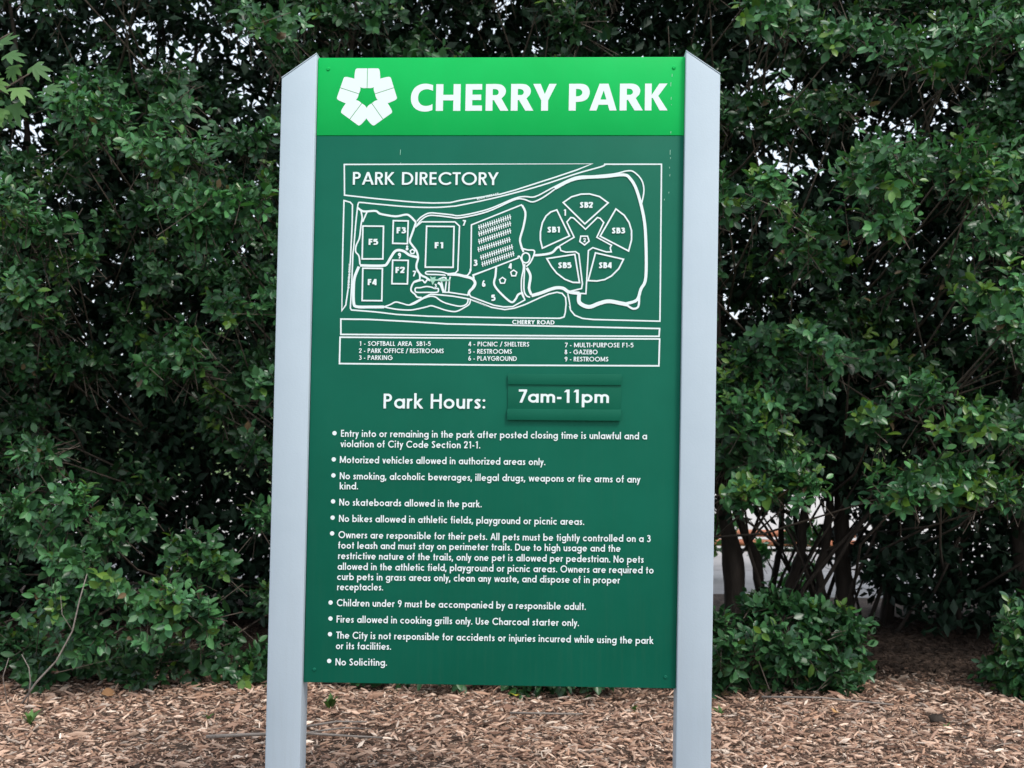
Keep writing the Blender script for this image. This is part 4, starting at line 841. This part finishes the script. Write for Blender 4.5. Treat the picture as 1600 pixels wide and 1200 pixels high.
pal = np.array([(.36, .23, .17), (.48, .34, .27), (.20, .12, .09), (.60, .46, .38), (.29, .19, .15), (.42, .35, .31), (.08, .05, .04), (.75, .64, .56)])
pw = np.array([.22, .2, .17, .11, .14, .07, .07, .02])
tc = pal[rng.choice(len(pal), n, p=pw)] * rng.uniform(.68, 1.32, (n, 1)) * [1.10, 1.05, .98]
# beyond the hedge line: old leaf litter, darkened to paint in the hedge's shade
litter_shade = np.clip((y - 2.42 + .1 * (x > 1.9) + .12 * np.sin(2.1 * x)) / .5 + rng.normal(0, .3, n), 0, 1)[:, None]
tc = tc * (1 - litter_shade) + np.array([.038, .025, .018]) * rng.uniform(.5, 1.5, (n, 1)) * litter_shade
CH = np.array([(.3, 0, 0), (-.5, .08, 0), (.5, .45, .05), (-.45, .5, .07), (.35, .92, .0), (-.2, 1, 0), (.4, .45, -.07), (-.4, .5, -.06)], np.float32)
ci = [(0, 2, 3, 1), (2, 4, 5, 3), (0, 6, 2), (6, 4, 2), (1, 3, 7), (7, 3, 5)]
o = leaf_mesh('wood_chips', np.stack([x, y, zc], 1), d, up, L, W, tc, M_chip, None, shape=CH, idx=np.array([i for f in ci for i in f]), sz=np.array([len(f) for f in ci]))
tag(o, 'brown and tan shredded wood mulch covering the ground', 'mulch')

# fallen leaves, sticks, weeds
def dead_leaf(x, y, s, tint, label, yaw):
    d = np.array([math.cos(yaw), math.sin(yaw), .15]); 
    nrm = np.array([.2, -.5, 1.])
    s_ = norm(np.cross(d, nrm)); nn = np.cross(s_, norm(d)); dd = norm(d)
    V = [tuple(LEAF[k][0] * 1.1 * s * s_ + LEAF[k][1] * s * dd + LEAF[k][2] * 2.2 * s * nn) for k in range(12)]
    o = mesh_py('fallen_leaf', V, LEAF_F, M_chip, tint=np.tile(tint, (len(LEAF_F), 1)))
    o.location = (x, y, float(bed_z(x, y)) + .028)
    tag(o, label, 'leaf', 'fallen leaves on the mulch')
dead_leaf(-2.13, 2.15, .07, (.33, .18, .09), 'orange brown fallen leaf upright under the left hedge', .4)
dead_leaf(-2.34, 1.9, .05, (.3, .18, .1), 'small brown fallen leaf near the base of the bare twig', 2)
dead_leaf(1.6, 2.0, .05, (.5, .28, .12), 'tan fallen leaf on the mulch in front of the low bush', 1)
dead_leaf(.02, 2.3, .06, (.55, .5, .05), 'yellow leaf peeping out under the bottom edge of the sign', 1.7)

def stick(pts, r, label, sub=()):
    root = thing('fallen_stick', label, 'stick', (pts[0][0], pts[0][1], 0), 'sticks lying on the mulch')
    b = Vector(root.location)
    z = [(p[0], p[1], float(bed_z(p[0], p[1])) + .03 + p[2]) for p in pts]
    mesh_py('stem', *tube([tuple(Vector(q) - b) for q in z], [r * (1 - .6 * i / len(z)) for i in range(len(z))], 7, .1), M_stick, root, smooth=True)
    for s in sub:
        z2 = [(p[0], p[1], float(bed_z(p[0], p[1])) + .03 + p[2]) for p in s]
        mesh_py('twig', *tube([tuple(Vector(q) - b) for q in z2], [r * .5, r * .4, r * .2][:len(z2)], 5, .1), M_stick, root, smooth=True)
stick([(-1.34, 1.36, 0), (-1.15, 1.42, .005), (-.92, 1.44, .01), (-.75, 1.46, .0), (-.56, 1.47, .0)], .009, 'long pale grey stick lying across behind the left sign post', [[(-.92, 1.44, .01), (-.75, 1.55, .01), (-.62, 1.58, 0)]])
stick([(-.95, 1.58, .0), (-.8, 1.62, .02), (-.66, 1.64, .01)], .006, 'short thin stick just behind the long pale stick')
stick([(1.3, 2.3, 0), (1.6, 2.26, .01), (1.95, 2.2, .0)], .006, 'thin weathered stick lying in front of the low bush')
stick([(.0, 1.95, 0), (.18, 1.93, .01), (.36, 1.95, .0)], .006, 'thin pale stick on the mulch below the sign board')

tw = thing('bare_sapling', 'leafless grey sapling curving up from the mulch at lower left', 'sapling', (-2.64, 2.35, 0))
b = Vector(tw.location)
NEAR = lambda p: (.205 + (p[0] - .205) * .935, p[1] - .4, 1.5 + (p[2] - 1.5) * .935 - (.1 if p[2] < .05 else .03))
for nm, pts, r in (('stem', [(-2.66, 2.33, 0), (-2.55, 2.33, .09), (-2.45, 2.34, .2), (-2.37, 2.35, .36), (-2.34, 2.36, .52), (-2.31, 2.38, .66)], .008),
                   ('twig', [(-2.60, 2.33, .03), (-2.57, 2.3, .1), (-2.58, 2.3, .17), (-2.62, 2.3, .24)], .005),
                   ('twig', [(-2.70, 2.33, .0), (-2.72, 2.3, .12), (-2.69, 2.3, .22)], .004),
                   ('twig', [(-2.37, 2.35, .36), (-2.42, 2.33, .45), (-2.43, 2.33, .55)], .003)):
    mesh_py(nm, *tube([tuple(Vector(NEAR(p)) - b) for p in pts], [.75 * r * (1 - .65 * i / len(pts)) for i in range(len(pts))], 6, .08), M_stick, tw, smooth=True)

M_weed = attr_mat('weed_leaf', 0.6, 0.3, 0.2)
def weed(x, y, n, h, label, dark=1.0):
    root = thing('weed', label, 'weed', (x, y, float(bed_z(x, y))), 'weeds growing out of the mulch')
    for k in range(n):
        a = random.uniform(0, 6.28); lean = random.uniform(.3, 1.1); L = h * random.uniform(.6, 1.1)
        d = Vector((math.cos(a) * lean, math.sin(a) * lean, 1)).normalized(); s = d.cross(Vector((0, 0, 1))).normalized()
        n_ = s.cross(d); w = L * .12
        V = [tuple(-s * w * .4), tuple(s * w * .4), tuple(d * L * .5 + s * w + n_ * L * .1), tuple(d * L * .5 - s * w + n_ * L * .1), tuple(d * L * .85 - n_ * L * .05)]
        c = np.array((.09, .19, .05)) * random.uniform(.7, 1.3) * dark
        mesh_py('blade', V, [(0, 1, 2, 3), (3, 2, 4)], M_weed, root, tint=np.tile(c, (2, 1)))
weed(-2.26, 1.62, 9, .10, 'small green weed in the mulch at lower left')
weed(-.90, 1.98, 16, .12, 'dark green weed tuft beside the left sign post', .6)
weed(1.05, 2.05, 8, .07, 'weed tuft just outside the right sign post')
weed(.62, 2.1, 5, .07, 'small weed in the mulch under the right half of the sign')
weed(-1.45, 1.75, 6, .05, 'tiny weed between the left post and the bare sapling')
weed(2.1, 1.85, 5, .05, 'tiny weed beside the black clod at right')
vv, ff = [], []
for i in range(7):
    for j in range(10):
        th = math.pi * i / 6; ph = 2 * math.pi * j / 10; r = .032 * (1 + .25 * random.uniform(-1, 1))
        vv.append((r * math.sin(th) * math.cos(ph) * 1.3, r * math.sin(th) * math.sin(ph), r * math.cos(th) * .8))
for i in range(6):
    for j in range(10): ff.append((i * 10 + j, i * 10 + (j + 1) % 10, (i + 1) * 10 + (j + 1) % 10, (i + 1) * 10 + j))
o = mesh_py('soil_clod', vv, ff, M_bark); o.location = (2.08, 1.93, float(bed_z(2.08, 1.93)) + .03)
tag(o, 'small black clod lying alone on the mulch at right', 'clod')

# ------------------------------------------------------------ the sign
sign = thing('park_sign', 'tall green park directory board between two pale grey posts', 'sign', (0, 0, 0))
def SGN(u, v, y):                                    # sign millimetres -> world; the board leans a hair to the right
    return (u / 1000 + LEAN * v / 1000, y, ZB + v / 1000)
def sign_box(name, u0, u1, v0, v1, y0, y1, m, parent, bevel=.0):
    V = [SGN(u0, v0, y0), SGN(u1, v0, y0), SGN(u1, v0, y1), SGN(u0, v0, y1), SGN(u0, v1, y0), SGN(u1, v1, y0), SGN(u1, v1, y1), SGN(u0, v1, y1)]
    return mesh_py(name, V, BOXF, m, parent, bevel=bevel)
def prints(name, polys, y, m, parent, th=0.00025, label=None):
    """polys: list of (level, [(u,v)..]); each level a hair further out; thin raised print"""
    V, F = [], []
    for lv_, P in polys:
        a = 0
        for i in range(len(P)):
            x0, y0 = P[i]; x1, y1 = P[(i + 1) % len(P)]; a += x0 * y1 - x1 * y0
        if a < 0: P = P[::-1]
        o = len(V); yy = y - lv_ * 0.00006
        V += [SGN(p[0], p[1], yy) for p in P]
        F.append(tuple(o + i for i in range(len(P))))
    return mesh_py(name, V, F, m, parent)

hw = 610.0; top = PANEL_H * 1000
post_u = ((-727.0, -612.0, 1), (609.6, 722.5, 0))
for u0, u1, left in post_u:
    zb = -ZB * 1000 - 60
    zin, zout = (2078.0, 1996.0)
    if not left: zin, zout = (2083.0, 2006.0)
    a, bb = (u0, u1)
    zl, zr = (zout, zin) if left else (zin, zout)
    y0, y1 = -.022, .075
    V = [SGN(a, zb, y0), SGN(bb, zb, y0), SGN(bb, zb, y1), SGN(a, zb, y1), SGN(a, zl, y0), SGN(bb, zr, y0), SGN(bb, zr, y1), SGN(a, zl, y1)]
    p = mesh_py('post', V, BOXF, M_post, sign, bevel=.0035)
    # thin cap plate welded on the sloping top
    e = .4
    V = [SGN(a - e, zl + .6, y0 - .0004), SGN(bb + e, zr + .6, y0 - .0004), SGN(bb + e, zr + .6, y1 + .002), SGN(a - e, zl + .6, y1 + .002),
         SGN(a - e, zl + 4.5, y0 - .0004), SGN(bb + e, zr + 4.5, y0 - .0004), SGN(bb + e, zr + 4.5, y1 + .002), SGN(a - e, zl + 4.5, y1 + .002)]
    mesh_py('cap', V, BOXF, M_post, p, bevel=.001)

main = sign_box('main_panel', -hw, hw - 1, 0, HEADER_Z - .3, 0, .03, M_green, sign, .0015)
head = sign_box('header_panel', -hw, hw - 1, HEADER_Z + .3, top, -.0015, .03, M_bright, sign, .0015)
YM, YH = -.0006, -.0021

tp = []
for c, p0, p1 in TITLE: prints('title_letter', heavy_polys(c, p0, p1, TITLE_CAP), YH, M_white, head)
# flower emblem of five split petals
half = [(5, 146), (60, 143), (100, 152), (117.6, 161.8), (223.4, 307.4), (222, 360), (216, 425), (207, 462), (193, 482), (175, 487), (5, 487)]
for k in range(5):
    a = math.radians(-72 * k); polys = []
    for sgn in (1, -1):
        polys.append((0, [(LOGO_C[0] + LOGO_S * (sgn * x * math.cos(a) - y * math.sin(a)), LOGO_C[1] + LOGO_S * (sgn * x * math.sin(a) + y * math.cos(a))) for x, y in half]))
    prints('emblem_petal', polys, YH - (k % 2) * .00003 - (k == 4) * .00006, M_white, head)

y = YM
for kind, w, closed, smooth_, pts in LINES:
    y -= .00003
    pp = smooth_pts(pts, closed, 5) if smooth_ else pts
    prints(kind, [(0, q) for q in ribbon(pp, w, bool(closed))], y, M_white, main)
hp = []
for lvl, (w, pts) in enumerate(HATCH): hp += [(0 if len(HATCH) == 0 else (lvl % 16 == 0) * 1, q) for q in ribbon(pts, w * MMPX)]
prints('parking_rows', hp, y - .0001, M_white, main)
prints('you_are_here_star', [(0, [STAR[0], STAR[1], STAR[9]]), (0, [STAR[2], STAR[3], STAR[1]]), (0, [STAR[4], STAR[5], STAR[3]]), (0, [STAR[6], STAR[7], STAR[5]]), (0, [STAR[8], STAR[9], STAR[7]]), (0, [STAR[1], STAR[3], STAR[5], STAR[7], STAR[9]])], y - .0003, M_faded, main)
prints('you_are_here_arrow', [(i, q) for i, (w, pts) in enumerate(ARROW) for q in ribbon(pts, w * MMPX)], y - .0004, M_faded, main)
holder = None
PL = PLATE
back = sign_box('hours_plate', PL['x'][0] + 1, PL['x'][1] - 1, PL['bot'][1] + 3, PL['top'][0] - 3, -.0045, -.0004, M_plate, sign, .0004)
sign_box('holder_rail', PL['x'][0], PL['x'][1], PL['top'][1], PL['top'][0], -.0085, -.0047, M_plate, back, .0003)
sign_box('holder_rail', PL['x'][0], PL['x'][1], PL['bot'][1], PL['bot'][0], -.0110, -.0047, M_plate, back, .0003)
for kind, s, p0, p1, cap, w in TEXTS:
    if kind in ('directory_title', 'hours_title'):
        polys = line_polys(s, p0, p1, cap, w, True)
        for k in range(2): prints(kind, [(lv_[1], q) for lv_, q in polys if lv_[0] == k], y - .0002, M_white, main)
        continue
    polys = line_polys(s, p0, p1, cap, w)
    if kind == 'hours_lettering': prints(kind, polys, -.0049, M_white, back)
    else: prints(kind, polys, y - .0002, M_white, main)
for u, v in BULLETS:
    prints('bullet', [(0, [(u + BULLET_R * math.cos(t), v + BULLET_R * math.sin(t)) for t in np.linspace(0, 6.283, 17)[:-1]])], YM, M_white, main)
sp_h, sp_m = [], []
for u, v, l in SCRATCHES:
    l *= MMPX
    (sp_h if v > HEADER_Z else sp_m).append((0, [(u - .9, v - l / 2), (u + .7, v - l / 2 + 1), (u + 1.2, v + l / 2), (u - .5, v + l / 2 - 1)]))
prints('peeled_marks', sp_h, YH, M_peel, head); prints('peeled_marks', sp_m, YM, M_peel, main)
for i, (u, v) in enumerate(SCREWS):
    yb = -.0016 if i < 2 else -.0001; V, F = [], []
    for r, yy in ((6.2, yb), (6.0, yb - .0018), (3.6, yb - .0030), (1.6, yb - .0022)):
        V += [SGN(u + r * math.cos(t), v + r * math.sin(t), yy) for t in np.linspace(0, 2 * math.pi, 13)[:-1]]
    for a in range(3):
        for k in range(12): F.append((a * 12 + k, a * 12 + (k + 1) % 12, (a + 1) * 12 + (k + 1) % 12, (a + 1) * 12 + k))
    F.append(tuple(36 + k for k in range(12)))
    mesh_py('screw', V, F, M_bright if i < 2 else M_green, head if i < 2 else main)
